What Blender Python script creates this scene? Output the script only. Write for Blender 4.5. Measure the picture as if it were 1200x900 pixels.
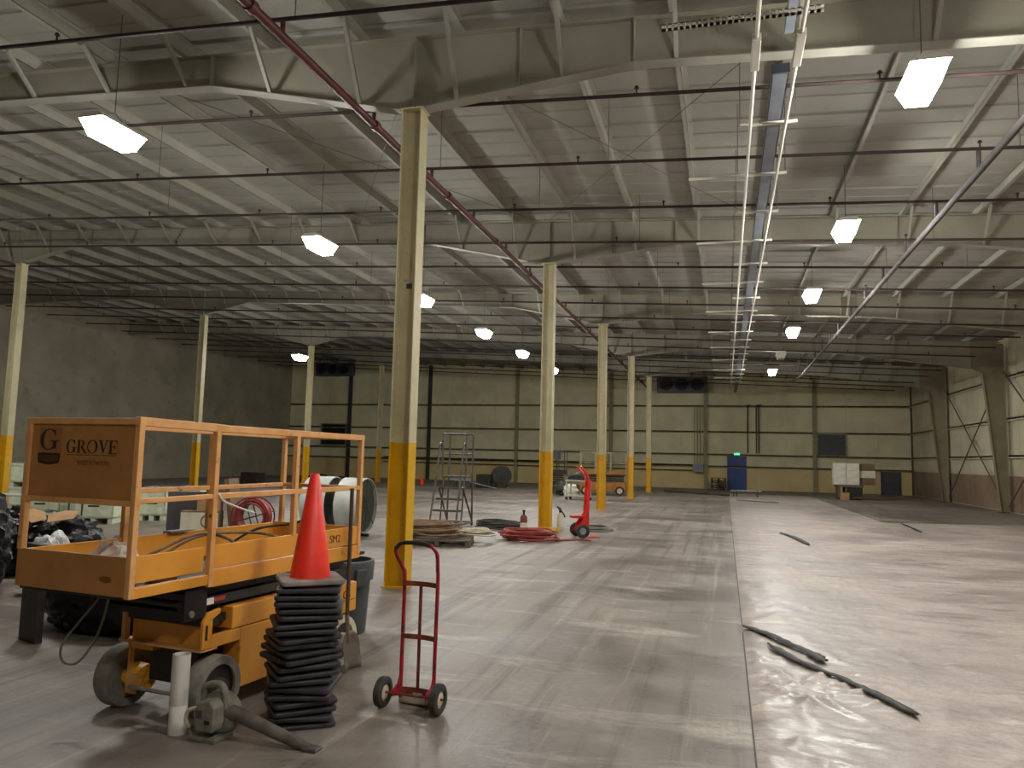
import bpy, bmesh, math, random
from mathutils import Vector, Matrix, noise

for o in list(bpy.data.objects):
    bpy.data.objects.remove(o)
SC = bpy.context.scene
COL = SC.collection
R = math.radians
random.seed(7)

# ------------------------------------------------------------------ camera
cam = bpy.data.cameras.new('camera')
cam.sensor_width = 36.0
cam.lens = 36.0 * 890.0 / 1200.0
cam.clip_end = 200
camo = bpy.data.objects.new('camera', cam)
COL.objects.link(camo)
yaw, pitch, roll = R(15.746), R(5.539), R(1.375)
f = Vector((-math.sin(yaw) * math.cos(pitch), math.cos(yaw) * math.cos(pitch), math.sin(pitch)))
r = Vector((math.cos(yaw), math.sin(yaw), 0))
u = r.cross(f)
r2 = math.cos(roll) * r + math.sin(roll) * u
u2 = -math.sin(roll) * r + math.cos(roll) * u
m = Matrix((r2, u2, -f)).transposed().to_4x4()
m.translation = (0, 0, 1.7)
camo.matrix_world = m
SC.camera = camo

# ------------------------------------------------------------------ world, exposure
w = bpy.data.worlds.new('world')
SC.world = w
w.use_nodes = True
w.node_tree.nodes['Background'].inputs[0].default_value = (0.02, 0.02, 0.02, 1)
w.node_tree.nodes['Background'].inputs[1].default_value = 1.0
LAMP_POWER = 62.0
SIDE_POWER = 62.0
LAMP_COL = (1.0, 0.998, 0.945)
SC.view_settings.view_transform = 'Standard'
SC.view_settings.look = 'None'
SC.view_settings.gamma = 1.0
SC.view_settings.use_curve_mapping = False
SC.view_settings.exposure = 1.5
SC.cycles.max_bounces = 8
SC.cycles.diffuse_bounces = 5
SC.cycles.sample_clamp_indirect = 6.0


# ------------------------------------------------------------------ materials
def lin(h):
    if isinstance(h, str):
        h = [int(h[i:i + 2], 16) for i in (1, 3, 5)]
    out = []
    for c in h:
        c = c / 255
        out.append(c / 12.92 if c <= 0.04045 else ((c + 0.055) / 1.055) ** 2.4)
    return (*out, 1)


def mat(name, col, rough=0.6, metal=0.0, col2=None, scale=4.0, lo=0.4, hi=0.65, bump=0.0, bscale=30.0, stretch=(1, 1, 1),
        rough2=None, col3=None, scale3=20.0, lo3=0.62, hi3=0.72, emit=None, es=0.0, coat=0.0):
    m = bpy.data.materials.new(name)
    m.use_nodes = True
    nt = m.node_tree
    N = nt.nodes
    L = nt.links
    b = N['Principled BSDF']
    b.inputs['Base Color'].default_value = lin(col)
    b.inputs['Roughness'].default_value = rough
    b.inputs['Metallic'].default_value = metal
    if coat:
        b.inputs['Coat Weight'].default_value = coat
    if emit:
        b.inputs['Emission Color'].default_value = emit
        b.inputs['Emission Strength'].default_value = es
    if col2 or bump or rough2 is not None:
        tc = N.new('ShaderNodeTexCoord')
        mp = N.new('ShaderNodeMapping')
        mp.inputs['Scale'].default_value = stretch
        L.new(tc.outputs['Object'], mp.inputs[0])
    if col2 or rough2 is not None:
        n = N.new('ShaderNodeTexNoise')
        n.inputs['Scale'].default_value = scale
        n.inputs['Detail'].default_value = 6
        n.inputs['Roughness'].default_value = 0.62
        L.new(mp.outputs[0], n.inputs['Vector'])
        rp = N.new('ShaderNodeMapRange')
        rp.inputs[1].default_value = lo
        rp.inputs[2].default_value = hi
        L.new(n.outputs[0], rp.inputs[0])
        if col2:
            mx = N.new('ShaderNodeMix')
            mx.data_type = 'RGBA'
            mx.inputs[6].default_value = lin(col)
            mx.inputs[7].default_value = lin(col2)
            L.new(rp.outputs[0], mx.inputs[0])
            last = mx.outputs[2]
            if col3:
                n3 = N.new('ShaderNodeTexNoise')
                n3.inputs['Scale'].default_value = scale3
                n3.inputs['Detail'].default_value = 5
                L.new(mp.outputs[0], n3.inputs['Vector'])
                r3 = N.new('ShaderNodeMapRange')
                r3.inputs[1].default_value = lo3
                r3.inputs[2].default_value = hi3
                L.new(n3.outputs[0], r3.inputs[0])
                m3 = N.new('ShaderNodeMix')
                m3.data_type = 'RGBA'
                L.new(r3.outputs[0], m3.inputs[0])
                L.new(last, m3.inputs[6])
                m3.inputs[7].default_value = lin(col3)
                last = m3.outputs[2]
            L.new(last, b.inputs['Base Color'])
        if rough2 is not None:
            rr = N.new('ShaderNodeMapRange')
            rr.inputs[3].default_value = rough
            rr.inputs[4].default_value = rough2
            L.new(rp.outputs[0], rr.inputs[0])
            L.new(rr.outputs[0], b.inputs['Roughness'])
    if bump:
        nb = N.new('ShaderNodeTexNoise')
        nb.inputs['Scale'].default_value = bscale
        nb.inputs['Detail'].default_value = 4
        L.new(mp.outputs[0], nb.inputs['Vector'])
        bp = N.new('ShaderNodeBump')
        bp.inputs['Strength'].default_value = bump
        bp.inputs['Distance'].default_value = 0.02
        L.new(nb.outputs[0], bp.inputs['Height'])
        L.new(bp.outputs[0], b.inputs['Normal'])
    return m


M = {}


def layered(name, base, layers, rough, rough_hi, rlayer, bumps, coat=0.0):
    """base colour + list of (colour, scale, stretch, lo, hi, amount, offset)"""
    m = bpy.data.materials.new(name)
    m.use_nodes = True
    nt = m.node_tree
    N = nt.nodes
    L = nt.links
    b = N['Principled BSDF']
    b.inputs['Coat Weight'].default_value = coat
    b.inputs['Coat Roughness'].default_value = .2
    tc = N.new('ShaderNodeTexCoord')

    def nz(scale, stretch, detail=6, off=0.0, dist=0.0):
        mp = N.new('ShaderNodeMapping')
        mp.inputs['Scale'].default_value = stretch
        mp.inputs['Location'].default_value = (off, off * 1.3, 0)
        L.new(tc.outputs['Object'], mp.inputs[0])
        n = N.new('ShaderNodeTexNoise')
        n.inputs['Scale'].default_value = scale
        n.inputs['Detail'].default_value = detail
        n.inputs['Roughness'].default_value = .65
        n.inputs['Distortion'].default_value = dist
        L.new(mp.outputs[0], n.inputs['Vector'])
        return n.outputs[0]
    last = None
    facs = []
    for (c, sc, st, lo, hi, am, off) in layers:
        rp = N.new('ShaderNodeMapRange')
        rp.inputs[1].default_value = lo
        rp.inputs[2].default_value = hi
        rp.inputs[4].default_value = am
        L.new(nz(sc, st, 7, off, .4), rp.inputs[0])
        facs.append(rp.outputs[0])
        mx = N.new('ShaderNodeMix')
        mx.data_type = 'RGBA'
        L.new(rp.outputs[0], mx.inputs[0])
        if last is None:
            mx.inputs[6].default_value = lin(base)
        else:
            L.new(last, mx.inputs[6])
        mx.inputs[7].default_value = lin(c)
        last = mx.outputs[2]
    L.new(last, b.inputs['Base Color'])
    rr = N.new('ShaderNodeMapRange')
    rr.inputs[3].default_value = rough
    rr.inputs[4].default_value = rough_hi
    L.new(facs[rlayer], rr.inputs[0])
    L.new(rr.outputs[0], b.inputs['Roughness'])
    nrm = None
    for (sc, st, strength) in bumps:
        bp = N.new('ShaderNodeBump')
        bp.inputs['Strength'].default_value = strength
        bp.inputs['Distance'].default_value = .02
        L.new(nz(sc, st, 4), bp.inputs['Height'])
        if nrm is not None:
            L.new(nrm, bp.inputs['Normal'])
        nrm = bp.outputs[0]
    L.new(nrm, b.inputs['Normal'])
    return m


M['concrete'] = layered('concrete', (106, 95, 88), [
    ((154, 143, 133), .45, (.7, 1, 1), .40, .60, 1.0, 3.0),      # broad dust
    ((80, 70, 65), .9, (4.0, .13, 1), .52, .64, .75, 9.0),       # wheel tracks along the hall
    ((184, 171, 160), 1.2, (3.5, .16, 1), .56, .68, .6, 41.0),   # dusty tracks
    ((202, 190, 178), 1.2, (.5, 1.9, 1), .55, .68, .6, 17.0),    # scuffed pale patches
    ((70, 61, 56), 1.3, (.7, 1.5, 1), .56, .70, .75, 29.0),      # dark stains
    ((130, 120, 110), 18, (1, 1, 1), .42, .60, .5, 5.0)],        # grain
    .38, .62, 0, [(14, (1, 1, 1), .12), (60, (1, 1, 1), .1)])
M['sheet'] = layered('pale_sheeting', (158, 145, 138), [
    ((198, 184, 174), .6, (.8, 1, 1), .40, .62, 1.0, 2.0),
    ((126, 115, 111), 1.6, (.7, 1.8, 1), .54, .70, .8, 13.0),
    ((222, 208, 196), 2.2, (.6, 1.8, 1), .56, .70, .75, 23.0),
    ((138, 125, 121), 26, (1, 1, 1), .45, .65, .4, 7.0)],
    .46, .64, 0, [(3.5, (.8, 1.6, 1), .5), (16, (.7, 1.6, 1), .4)], coat=.18)
M['ceil'] = mat('roof_facing', (157, 155, 145), 0.75, col2=(144, 142, 132), scale=0.8, bump=0.1, bscale=3)
M['purlin'] = mat('purlin_paint', (160, 157, 144), 0.6, col2=(147, 144, 132), scale=1.5)
M['beam'] = mat('beam_paint', (157, 152, 136), 0.6, col2=(143, 138, 122), scale=0.8)
M['column'] = mat('column_paint', '#c3b894', 0.5, col2='#a89d7f', scale=1.6, lo=0.45, hi=0.75, col3='#7d7460', scale3=9, lo3=0.68, hi3=0.76)
M['yellow'] = mat('yellow_paint', '#d9a612', 0.42, col2='#c08d12', scale=2.0, lo=0.45, hi=0.75, col3='#8a6a1c', scale3=11, lo3=0.68, hi3=0.78)
M['wallfar'] = mat('cream_insulation', '#e8e1bb', 0.8, col2='#d6cfa8', scale=0.7, bump=0.2, bscale=2.5)
M['wallright'] = mat('cream_insulation_right', '#cdc3a8', 0.8, col2='#bab094', scale=0.7, bump=0.2, bscale=2.5)
M['wainfar'] = mat('tan_liner', '#e2cb93', 0.7, col2='#d3b780', scale=0.6, lo=0.4, hi=0.7)
M['wainright'] = mat('brown_liner', '#957c66', 0.7, col2='#816a55', scale=0.8)
M['wallleft'] = mat('plain_olive_wall', '#a59d88', 0.8, col2='#938b78', scale=0.5, col3='#7d7665', scale3=1.5, lo3=0.6, hi3=0.75)
M['kneecol'] = mat('dark_column_paint', '#8f846a', 0.65, col2='#7a705a', scale=.9)  # darker tone for web and inner flange of the right wall columns
M['girt'] = mat('girt_paint', '#a59c76', 0.6, col2='#8a8262', scale=3)
M['darksteel'] = mat('dark_grimy_steel', '#4b4740', 0.6, col2='#38352f', scale=3)
M['rod'] = mat('brace_rod_steel', '#5b5347', 0.6)
M['pipe'] = mat('sprinkler_pipe_dark', '#3b2a26', 0.8, col2='#2c2220', scale=2)
M['redpipe'] = mat('red_oxide_pipe', '#5c2626', 0.5, col2='#481c1c', scale=3)
M['greypipe'] = mat('grey_main_pipe', '#55504e', 0.8, col2='#443f3e', scale=3)
M['white'] = mat('white_conduit', '#d8d2c6', 0.45)
M['tray'] = mat('blue_grey_tray', '#7d828b', 0.5, col2='#6b7078', scale=2)
M['lamp'] = mat('lamp_diffuser', '#ffffff', 0.4, emit=(*LAMP_COL, 1), es=LAMP_POWER)
M['lampside'] = mat('lamp_side_lens', '#ffffff', 0.4, emit=(*LAMP_COL, 1), es=SIDE_POWER)
M['lampoff'] = mat('unlit_diffuser', '#cfcabd', 0.4)
M['lamphouse'] = mat('lamp_housing', '#cfcbc0', 0.5)
M['orange'] = mat('lift_orange_paint', '#e39a38', 0.42, col2='#d18a30', scale=2.2, lo=0.4, hi=0.7, col3='#9b5f26', scale3=7, lo3=0.68, hi3=0.8, coat=0.15)
M['farorange'] = mat('dull_orange_paint', '#b0752e', 0.6, col2='#8f5f2a', scale=3)
M['rail'] = mat('lift_rail_paint', '#dfa66c', 0.5, col2='#cf9152', scale=6, lo=0.4, hi=0.7, col3='#8a5a38', scale3=16, lo3=0.66, hi3=0.74)
M['sign'] = mat('faded_orange_panel', '#b57e45', 0.55, col2='#a2703c', scale=3, col3='#8b5526', scale3=6, lo3=0.66, hi3=0.8)
M['hub'] = mat('orange_hub_paint', '#f0a62e', 0.5, col2='#7a5a30', scale=30, lo=0.5, hi=0.65)
M['ink'] = mat('dark_brown_print', '#3a2318', 0.6)
M['inkfaint'] = mat('faint_brown_print', '#5f3d20', 0.6)
M['inkpale'] = mat('worn_brown_print', '#7d5128', 0.6)
M['signfade'] = mat('faded_logo_field', '#a4703f', 0.6, col2='#94623a', scale=9)
M['rustspot'] = mat('rust_stain', '#7c4a1c', 0.7)
M['black'] = mat('black_machinery', '#201e1c', 0.5, col2='#37322c', scale=5, lo=0.45, hi=0.7)
M['tyre'] = mat('grey_solid_tyre', '#8d867b', 0.8, col2='#6f695f', scale=8)
M['tyredark'] = mat('dark_rubber', '#2c2a28', 0.8, col2='#46423d', scale=10)
M['rim'] = mat('cream_rim', '#d5cbb0', 0.5, col2='#b3a88f', scale=10)
M['cone'] = mat('orange_red_cone', '#f4331c', 0.45, col2='#dc2a18', scale=6, col3='#c95a48', scale3=30, lo3=0.66, hi3=0.8)
M['conebase'] = mat('black_cone_rubber', '#26252a', 0.42, col2='#3c3a3e', scale=7, rough2=0.62)
M['conedust'] = mat('dusty_cone_rubber', (150, 140, 132), 0.8, col2=(104, 98, 94), scale=6)
M['redpaint'] = mat('red_truck_paint', '#a3182a', 0.4, col2='#6c1622', scale=9, lo=0.45, hi=0.65, col3='#4a2a22', scale3=18, lo3=0.62, hi3=0.7)
M['rustred'] = mat('rusty_red_steel', '#6a2a20', 0.6, col2='#8a4a38', scale=12)
M['redbright'] = mat('bright_red_paint', '#e0261c', 0.4, col2='#c01f18', scale=5)
M['plate'] = mat('worn_steel_plate', '#c9bfae', 0.45, 0.3, col2='#8f867a', scale=8)
M['grip'] = mat('black_grip', '#26201f', 0.6)
M['tube'] = mat('white_tube', '#e6dfd6', 0.55, col2='#d6cdc2', scale=5)
M['blower'] = mat('dusty_grey_plastic', '#8a8577', 0.7, col2='#6a665b', scale=12, lo=0.4, hi=0.65)
M['blowertube'] = mat('dark_dusty_tube', '#4f4843', 0.6, col2='#6f675f', scale=7)
M['wood'] = mat('dark_wood_handle', '#5a4334', 0.6, col2='#3f2f26', scale=8, stretch=(1, 1, 0.1))
M['shovel'] = mat('worn_shovel_blade', '#6b6058', 0.45, 0.5, col2='#8a7d72', scale=6)
M['can'] = mat('dark_grey_bin', '#3c3f41', 0.5, col2='#4c4f50', scale=4)
M['bag'] = mat('black_bag_film', '#0b0b10', 0.40, bump=0.9, bscale=16)
M['greybag'] = mat('grey_clear_film', '#a9a7a2', 0.28, bump=0.6, bscale=16)
M['card'] = mat('cardboard', '#b58e64', 0.8, col2='#a17c55', scale=4)
M['carddark'] = mat('brown_cardboard', '#7a6347', 0.8, col2='#6a543b', scale=4)
M['cardpale'] = mat('pale_carton', '#d7d0b8', 0.7, col2='#c6bfa7', scale=4)
M['whitebox'] = mat('white_carton', '#e0dccb', 0.7, col2='#cdc9b8', scale=3)
M['rag'] = mat('dusty_white_rag', '#d5c6b8', 0.85, col2='#a99a8e', scale=8)
M['bin'] = mat('pale_green_bin', '#d3d8bd', 0.7, col2='#bcc2a6', scale=5, col3='#6f7560', scale3=14, lo3=0.64, hi3=0.74)
M['greypanel'] = mat('dark_grey_board', '#4c4647', 0.7, col2='#413c3d', scale=3)
M['fanwhite'] = mat('white_drum', '#cfd2cc', 0.5, col2='#b5b8b2', scale=3)
M['fandark'] = mat('dark_fan_grille', '#33352f', 0.6, col2='#474a42', scale=6)
M['ladder'] = mat('grey_ladder_steel', '#4a4a45', 0.5, 0.2, col2='#5c5c56', scale=6)
M['hosetan'] = mat('tan_hose', '#93765a', 0.6, col2='#6f5743', scale=8)
M['hosered'] = mat('red_hose', '#8e2f2a', 0.6, col2='#a8483c', scale=8)
M['hoseblack'] = mat('black_hose', '#26251f', 0.6, col2='#3a382f', scale=8)
M['hosegrey'] = mat('grey_cord', '#77716a', 0.6)
M['yellowcord'] = mat('yellow_cord', '#c9a42a', 0.6)
M['palletwood'] = mat('grey_pallet_wood', '#6e604c', 0.8, col2='#554938', scale=8)
M['blue'] = mat('blue_door_paint', '#254a8c', 0.45, col2='#203f78', scale=2)
M['exit'] = mat('green_exit_glow', '#20c070', 0.4, emit=(0.05, 1.0, 0.35, 1), es=.7)
M['greyblue'] = mat('grey_blue_shutter', '#55565c', 0.6, col2='#494a50', scale=2)
M['elec'] = mat('grey_enclosure', '#8e9298', 0.5)
M['evap'] = mat('blue_grey_casing', '#4e5560', 0.5, col2='#404650', scale=2)
M['evapdark'] = mat('black_fan_opening', '#15171c', 0.6)
M['cart'] = mat('pale_grey_cart', '#b5b4aa', 0.5)
M['film'] = mat('dark_tape_film', '#1f1a18', 0.6, col2='#332c28', scale=8)
M['steelpipe'] = mat('galvanised_pipe', '#7f817e', 0.4, 0.5)
M['label'] = mat('white_label', '#e4ddd0', 0.5)
M['labelred'] = mat('red_label', '#b03a34', 0.5)


# ------------------------------------------------------------------ mesh builder
class MB:
    def __init__(s):
        s.v = []
        s.f = []
        s.sm = []

    def add(s, vs, fs, smooth=False):
        o = len(s.v)
        s.v += [tuple(x) for x in vs]
        s.f += [tuple(i + o for i in fc) for fc in fs]
        s.sm += [smooth] * len(fs)
        return s

    def box(s, x0, x1, y0, y1, z0, z1, rot=None, about=None):
        vs = [Vector((x, y, z)) for z in (z0, z1) for y in (y0, y1) for x in (x0, x1)]
        if rot is not None:
            c = Vector(about) if about else sum(vs, Vector()) / 8
            vs = [c + rot @ (p - c) for p in vs]
        return s.add(vs, [(0, 2, 3, 1), (4, 5, 7, 6), (0, 1, 5, 4), (2, 6, 7, 3), (0, 4, 6, 2), (1, 3, 7, 5)])

    def bar(s, p, q, w, h, up=(0, 0, 1)):
        p = Vector(p); q = Vector(q)
        d = (q - p).normalized()
        a = d.cross(Vector(up))
        if a.length < 1e-4:
            a = d.cross(Vector((1, 0, 0)))
        a.normalize()
        b = a.cross(d).normalized()
        vs = []
        for e in (p, q):
            for (i, j) in ((-1, -1), (1, -1), (1, 1), (-1, 1)):
                vs.append(e + a * i * w / 2 + b * j * h / 2)
        return s.add(vs, [(0, 3, 2, 1), (4, 5, 6, 7), (0, 1, 5, 4), (1, 2, 6, 5), (2, 3, 7, 6), (3, 0, 4, 7)])

    def tube(s, pts, rad, n=8, closed=False, cap=True):
        pts = [Vector(p) for p in pts]
        k = len(pts)
        rads = rad if isinstance(rad, (list, tuple)) else [rad] * k
        vs = []
        prev = None
        for i, p in enumerate(pts):
            if closed:
                t = (pts[(i + 1) % k] - pts[i - 1])
            else:
                t = pts[min(i + 1, k - 1)] - pts[max(i - 1, 0)]
            if t.length < 1e-9:
                t = Vector((0, 0, 1))
            t.normalize()
            if prev is None:
                a = t.cross(Vector((0, 0, 1)))
                if a.length < 0.05:
                    a = t.cross(Vector((1, 0, 0)))
            else:
                a = prev - t * prev.dot(t)
            a.normalize()
            prev = a
            b = t.cross(a)
            for j in range(n):
                an = 2 * math.pi * j / n
                vs.append(p + (a * math.cos(an) + b * math.sin(an)) * rads[i])
        fs = []
        for i in range(k if closed else k - 1):
            i2 = (i + 1) % k
            for j in range(n):
                j2 = (j + 1) % n
                fs.append((i * n + j, i * n + j2, i2 * n + j2, i2 * n + j))
        s.add(vs, fs, True)
        if cap and not closed:
            o = len(s.v) - len(vs)
            s.f.append(tuple(o + j for j in reversed(range(n)))); s.sm.append(False)
            s.f.append(tuple(o + (k - 1) * n + j for j in range(n))); s.sm.append(False)
        return s

    def lathe(s, prof, c=(0, 0, 0), axis='z', n=24, a0=0, smooth=True):
        # prof: list of (radius, height along axis)
        c = Vector(c)
        vs = []
        for (rr, h) in prof:
            for j in range(n):
                an = a0 + 2 * math.pi * j / n
                x, y = rr * math.cos(an), rr * math.sin(an)
                if axis == 'z':
                    p = Vector((x, y, h))
                elif axis == 'x':
                    p = Vector((h, x, y))
                else:
                    p = Vector((y, h, x))
                vs.append(c + p)
        fs = []
        for i in range(len(prof) - 1):
            for j in range(n):
                j2 = (j + 1) % n
                fs.append((i * n + j, i * n + j2, (i + 1) * n + j2, (i + 1) * n + j))
        return s.add(vs, fs, smooth)

    def prism(s, poly, d0, d1, plane='xz'):
        # extrude a 2D polygon; plane 'xz' extrudes along y, 'xy' along z, 'yz' along x
        n = len(poly)
        vs = []
        for d in (d0, d1):
            for (a, b) in poly:
                vs.append((a, d, b) if plane == 'xz' else (a, b, d) if plane == 'xy' else (d, a, b))
        fs = [tuple(range(n)), tuple(reversed(range(n, 2 * n)))]
        for i in range(n):
            j = (i + 1) % n
            fs.append((i, i + n, j + n, j))
        return s.add(vs, fs)

    def blob(s, c, rad, sub=3, amp=0.15, fr=2.0, seed=0, flat=None, wr=0.0):
        bm = bmesh.new()
        bmesh.ops.create_icosphere(bm, subdivisions=sub, radius=1)
        vs = []
        so = Vector((seed * 3.1, seed * 1.7, seed * 5.3))
        for v in bm.verts:
            d = v.co.normalized()
            k = 1 + amp * noise.noise(d * fr + so) + wr * abs(noise.noise(d * fr * 3.3 + so))
            p = Vector((d.x * rad[0] * k, d.y * rad[1] * k, d.z * rad[2] * k)) + Vector(c)
            if flat is not None and p.z < flat:
                p.z = flat
            vs.append(p)
        fs = [tuple(v.index for v in fc.verts) for fc in bm.faces]
        bm.free()
        return s.add(vs, fs, True)

    def mesh(s, name, m, fix=True):
        me = bpy.data.meshes.new(name)
        me.from_pydata(s.v, [], s.f)
        me.polygons.foreach_set('use_smooth', s.sm)
        if fix:
            bm = bmesh.new()
            bm.from_mesh(me)
            bmesh.ops.recalc_face_normals(bm, faces=bm.faces)
            bm.to_mesh(me)
            bm.free()
        me.materials.append(m)
        if any(s.sm):
            me.set_sharp_from_angle(angle=0.75)
        me.update()
        return me

    def build(s, name, m, parent=None, bevel=0.0, loc=None, rz=0.0):
        o = bpy.data.objects.new(name, s.mesh(name, m))
        COL.objects.link(o)
        if parent is not None:
            o.parent = parent
        if loc is not None:
            o.location = loc
        if rz:
            o.rotation_euler.z = rz
        if bevel:
            b = o.modifiers.new('bevel', 'BEVEL')
            b.width = bevel
            b.segments = 2
            b.limit_method = 'ANGLE'
        return o


def bx(*a, **k):
    return MB().box(*a, **k)


def tag(o, label, cat, group=None, kind=None):
    o['label'] = label
    o['category'] = cat
    if group:
        o['group'] = group
    if kind:
        o['kind'] = kind
    return o


def thing(name, label, cat, loc=(0, 0, 0), rz=0.0, group=None):
    o = bpy.data.objects.new(name, None)
    o.empty_display_size = 0.2
    COL.objects.link(o)
    o.location = loc
    o.rotation_euler.z = rz
    return tag(o, label, cat, group)


def struct(o):
    o['kind'] = 'structure'
    return o


def inst(src, name=None, parent=None, loc=(0, 0, 0), rz=0.0):
    o = src.copy()
    COL.objects.link(o)
    o.parent = parent
    o.location = loc
    o.rotation_euler = (0, 0, rz)
    return o


def copy_tree(o, parent=None):
    c = o.copy()
    COL.objects.link(c)
    c.parent = parent
    for ch in list(o.children):
        copy_tree(ch, c)
    return c


def smooth_path(pts, k=6, closed=False):
    P_ = [Vector(p) for p in pts]
    out = []
    n = len(P_)
    rng = range(n) if closed else range(n - 1)
    for i in rng:
        p0 = P_[(i - 1) % n] if closed or i > 0 else P_[i]
        p1 = P_[i]
        p2 = P_[(i + 1) % n]
        p3 = P_[(i + 2) % n] if closed or i + 2 < n else P_[(i + 1) % n]
        for j in range(k):
            t = j / k
            out.append(.5 * ((2 * p1) + (-p0 + p2) * t + (2 * p0 - 5 * p1 + 4 * p2 - p3) * t * t + (-p0 + 3 * p1 - 3 * p2 + p3) * t ** 3))
    if not closed:
        out.append(P_[-1])
    return out


ORD = ['first', 'second', 'third', 'fourth', 'fifth', 'sixth', 'seventh', 'eighth', 'ninth', 'tenth', 'eleventh', 'twelfth',
       'thirteenth', 'fourteenth', 'fifteenth', 'sixteenth', 'seventeenth', 'eighteenth', 'nineteenth', 'twentieth',
       'twenty-first', 'twenty-second', 'twenty-third', 'twenty-fourth', 'twenty-fifth']

# ------------------------------------------------------------------ structure
XL, XR, YB, YF = -32.0, 10.95, -9.0, 51.3
FRAMES = [9.3, 17.7, 26.1, 34.5, 42.9]


def rafter_top(x):
    return 7.45 - 0.045 * (x + 4.0)


floor = struct(bx(XL - .3, XR + .3, YB - .3, YF + .3, -0.3, 0).build('floor', M['concrete']))

# pale sheeting right of the straight seam: real wrinkles, finer near the camera
def sheet():
    xs = []
    x = 0.17
    while x < 10.7:
        xs.append(x)
        x += 0.036 if x < 2.0 else 0.12 if x < 5 else 0.4
    ys = []
    y = 1.5
    while y < 44:
        ys.append(y)
        y += 0.036 if y < 7.6 else 0.07 if y < 10 else 0.15 if y < 16 else 0.5
    c0 = Vector((0.55, 6.25, 0))
    vs = []
    for y in ys:
        for x in xs:
            p = Vector((x, y, 0))
            lim = 4.45 + (0 if y > 25.3 else 99)
            if y > 25.3 and x > 4.45:
                p.y = 25.3 + min(1.3, (x - 4.45) * 0.3) + (y - 25.3) * 0.0001
            h = 0.012
            n1 = noise.noise(Vector((x * 1.1, y * 0.9, 0)))
            n2 = noise.noise(Vector((x * 6.5 + y * 3.0, y * 8.5 - x * 2, 3)))
            rid = 1 - abs(noise.noise(Vector((x * 2.2 + 0.8 * y, y * 2.6 - x * 0.7, 7)))) * 5
            near = 1.0 if y < 7.5 and x < 3 else .55
            h += 0.006 * n1 + near * (0.008 * n2 + 0.018 * max(0, rid) ** 3)
            d = (p - c0)
            dl = d.length
            if dl < 1.3:
                an = math.atan2(d.y, d.x)
                k = math.sin(an * 11 + 2 * noise.noise(p * 2)) * max(0, 1 - dl / 1.3) * min(1, dl / 0.15)
                h += 0.034 * max(0, k) ** 2
            e = min(1, (x - 0.17) / 0.08)
            p.z = 0.004 + max(0.002, h) * e
            vs.append(p)
    n = len(xs)
    fs = []
    for j in range(len(ys) - 1):
        for i in range(n - 1):
            if ys[j] > 25.3 and xs[i] > 4.45:
                continue
            fs.append((j * n + i, j * n + i + 1, (j + 1) * n + i + 1, (j + 1) * n + i))
    b = MB()
    b.add(vs, fs, True)
    return b


tag(sheet().build('floor_sheeting', M['sheet']), 'pale wrinkled plastic sheeting spread over the floor right of the straight seam', 'sheeting')
# dark joint strip along the seam, a few worn pieces
sj = MB()
for (y0, y1) in ((3.2, 8.2), (8.6, 12.5), (12.6, 21), (21.3, 31), (31.5, 40)):
    sj.box(0.158, 0.168, y0, y1, 0.0005, 0.003)
struct(sj.build('trim_1', M['darksteel']))

# walls ------------------------------------------------------------
wall_far = struct(bx(XL, XR, YF, YF + .2, 0, 9.2).build('wall_far', M['wallfar']))
wall_right = struct(bx(XR, XR + .2, YB, YF + .2, 0, 7.6).build('wall_right', M['wallright']))
wall_left = struct(bx(XL - .2, XL, YB, YF + .2, 0, 9.2).build('wall_left', M['wallleft']))
wall_back = struct(bx(XL, XR, YB - .2, YB, 0, 9.2).build('wall_back', M['wallleft']))

ENDCOL = [-26.9, -20.54, -13.99, -7.42, -1.23, 5.39]
xs_edges = [XL] + ENDCOL + [XR]
# insulated panels of the far wall, each a piece
for a, b in zip(xs_edges[:-1], xs_edges[1:]):
    k = max(2, round((b - a) / 1.65))
    for i in range(k):
        p0 = a + (b - a) * i / k + 0.012
        p1 = a + (b - a) * (i + 1) / k - 0.012
        top = rafter_top(b) - .05
        for (z0, z1, mm, nm) in ((0.04, 1.44, 'wainfar', 'liner_panel'), (1.5, 2.2, 'wallfar', 'insulation_panel'), (2.26, 3.67, 'wallfar', 'insulation_panel'),
                                 (3.73, 5.34, 'wallfar', 'insulation_panel'), (5.4, top, 'wallfar', 'insulation_panel')):
            t = 0.03 + 0.01 * random.random()
            bx(p0, p1, YF - t, YF + 0.02, z0, z1).build(nm, M[mm], wall_far)
for z in (1.47, 2.23, 3.70, 5.37):
    g = MB()
    g.box(XL, XR, YF - .16, YF - .03, z - .035, z + .035).box(XL, XR, YF - .16, YF - .145, z - .09, z + .035)
    g.build('girt', M['girt'], wall_far)
for x in ENDCOL:
    c = MB()
    t = rafter_top(x) + .02
    c.box(x - .1, x + .1, YF - .30, YF - .285, 0, t).box(x - .1, x + .1, YF - .075, YF - .06, 0, t).box(x - .008, x + .008, YF - .3, YF - .06, 0, t)
    c.build('wall_column', M['girt' if x > -15 else 'darksteel'], wall_far)
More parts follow.
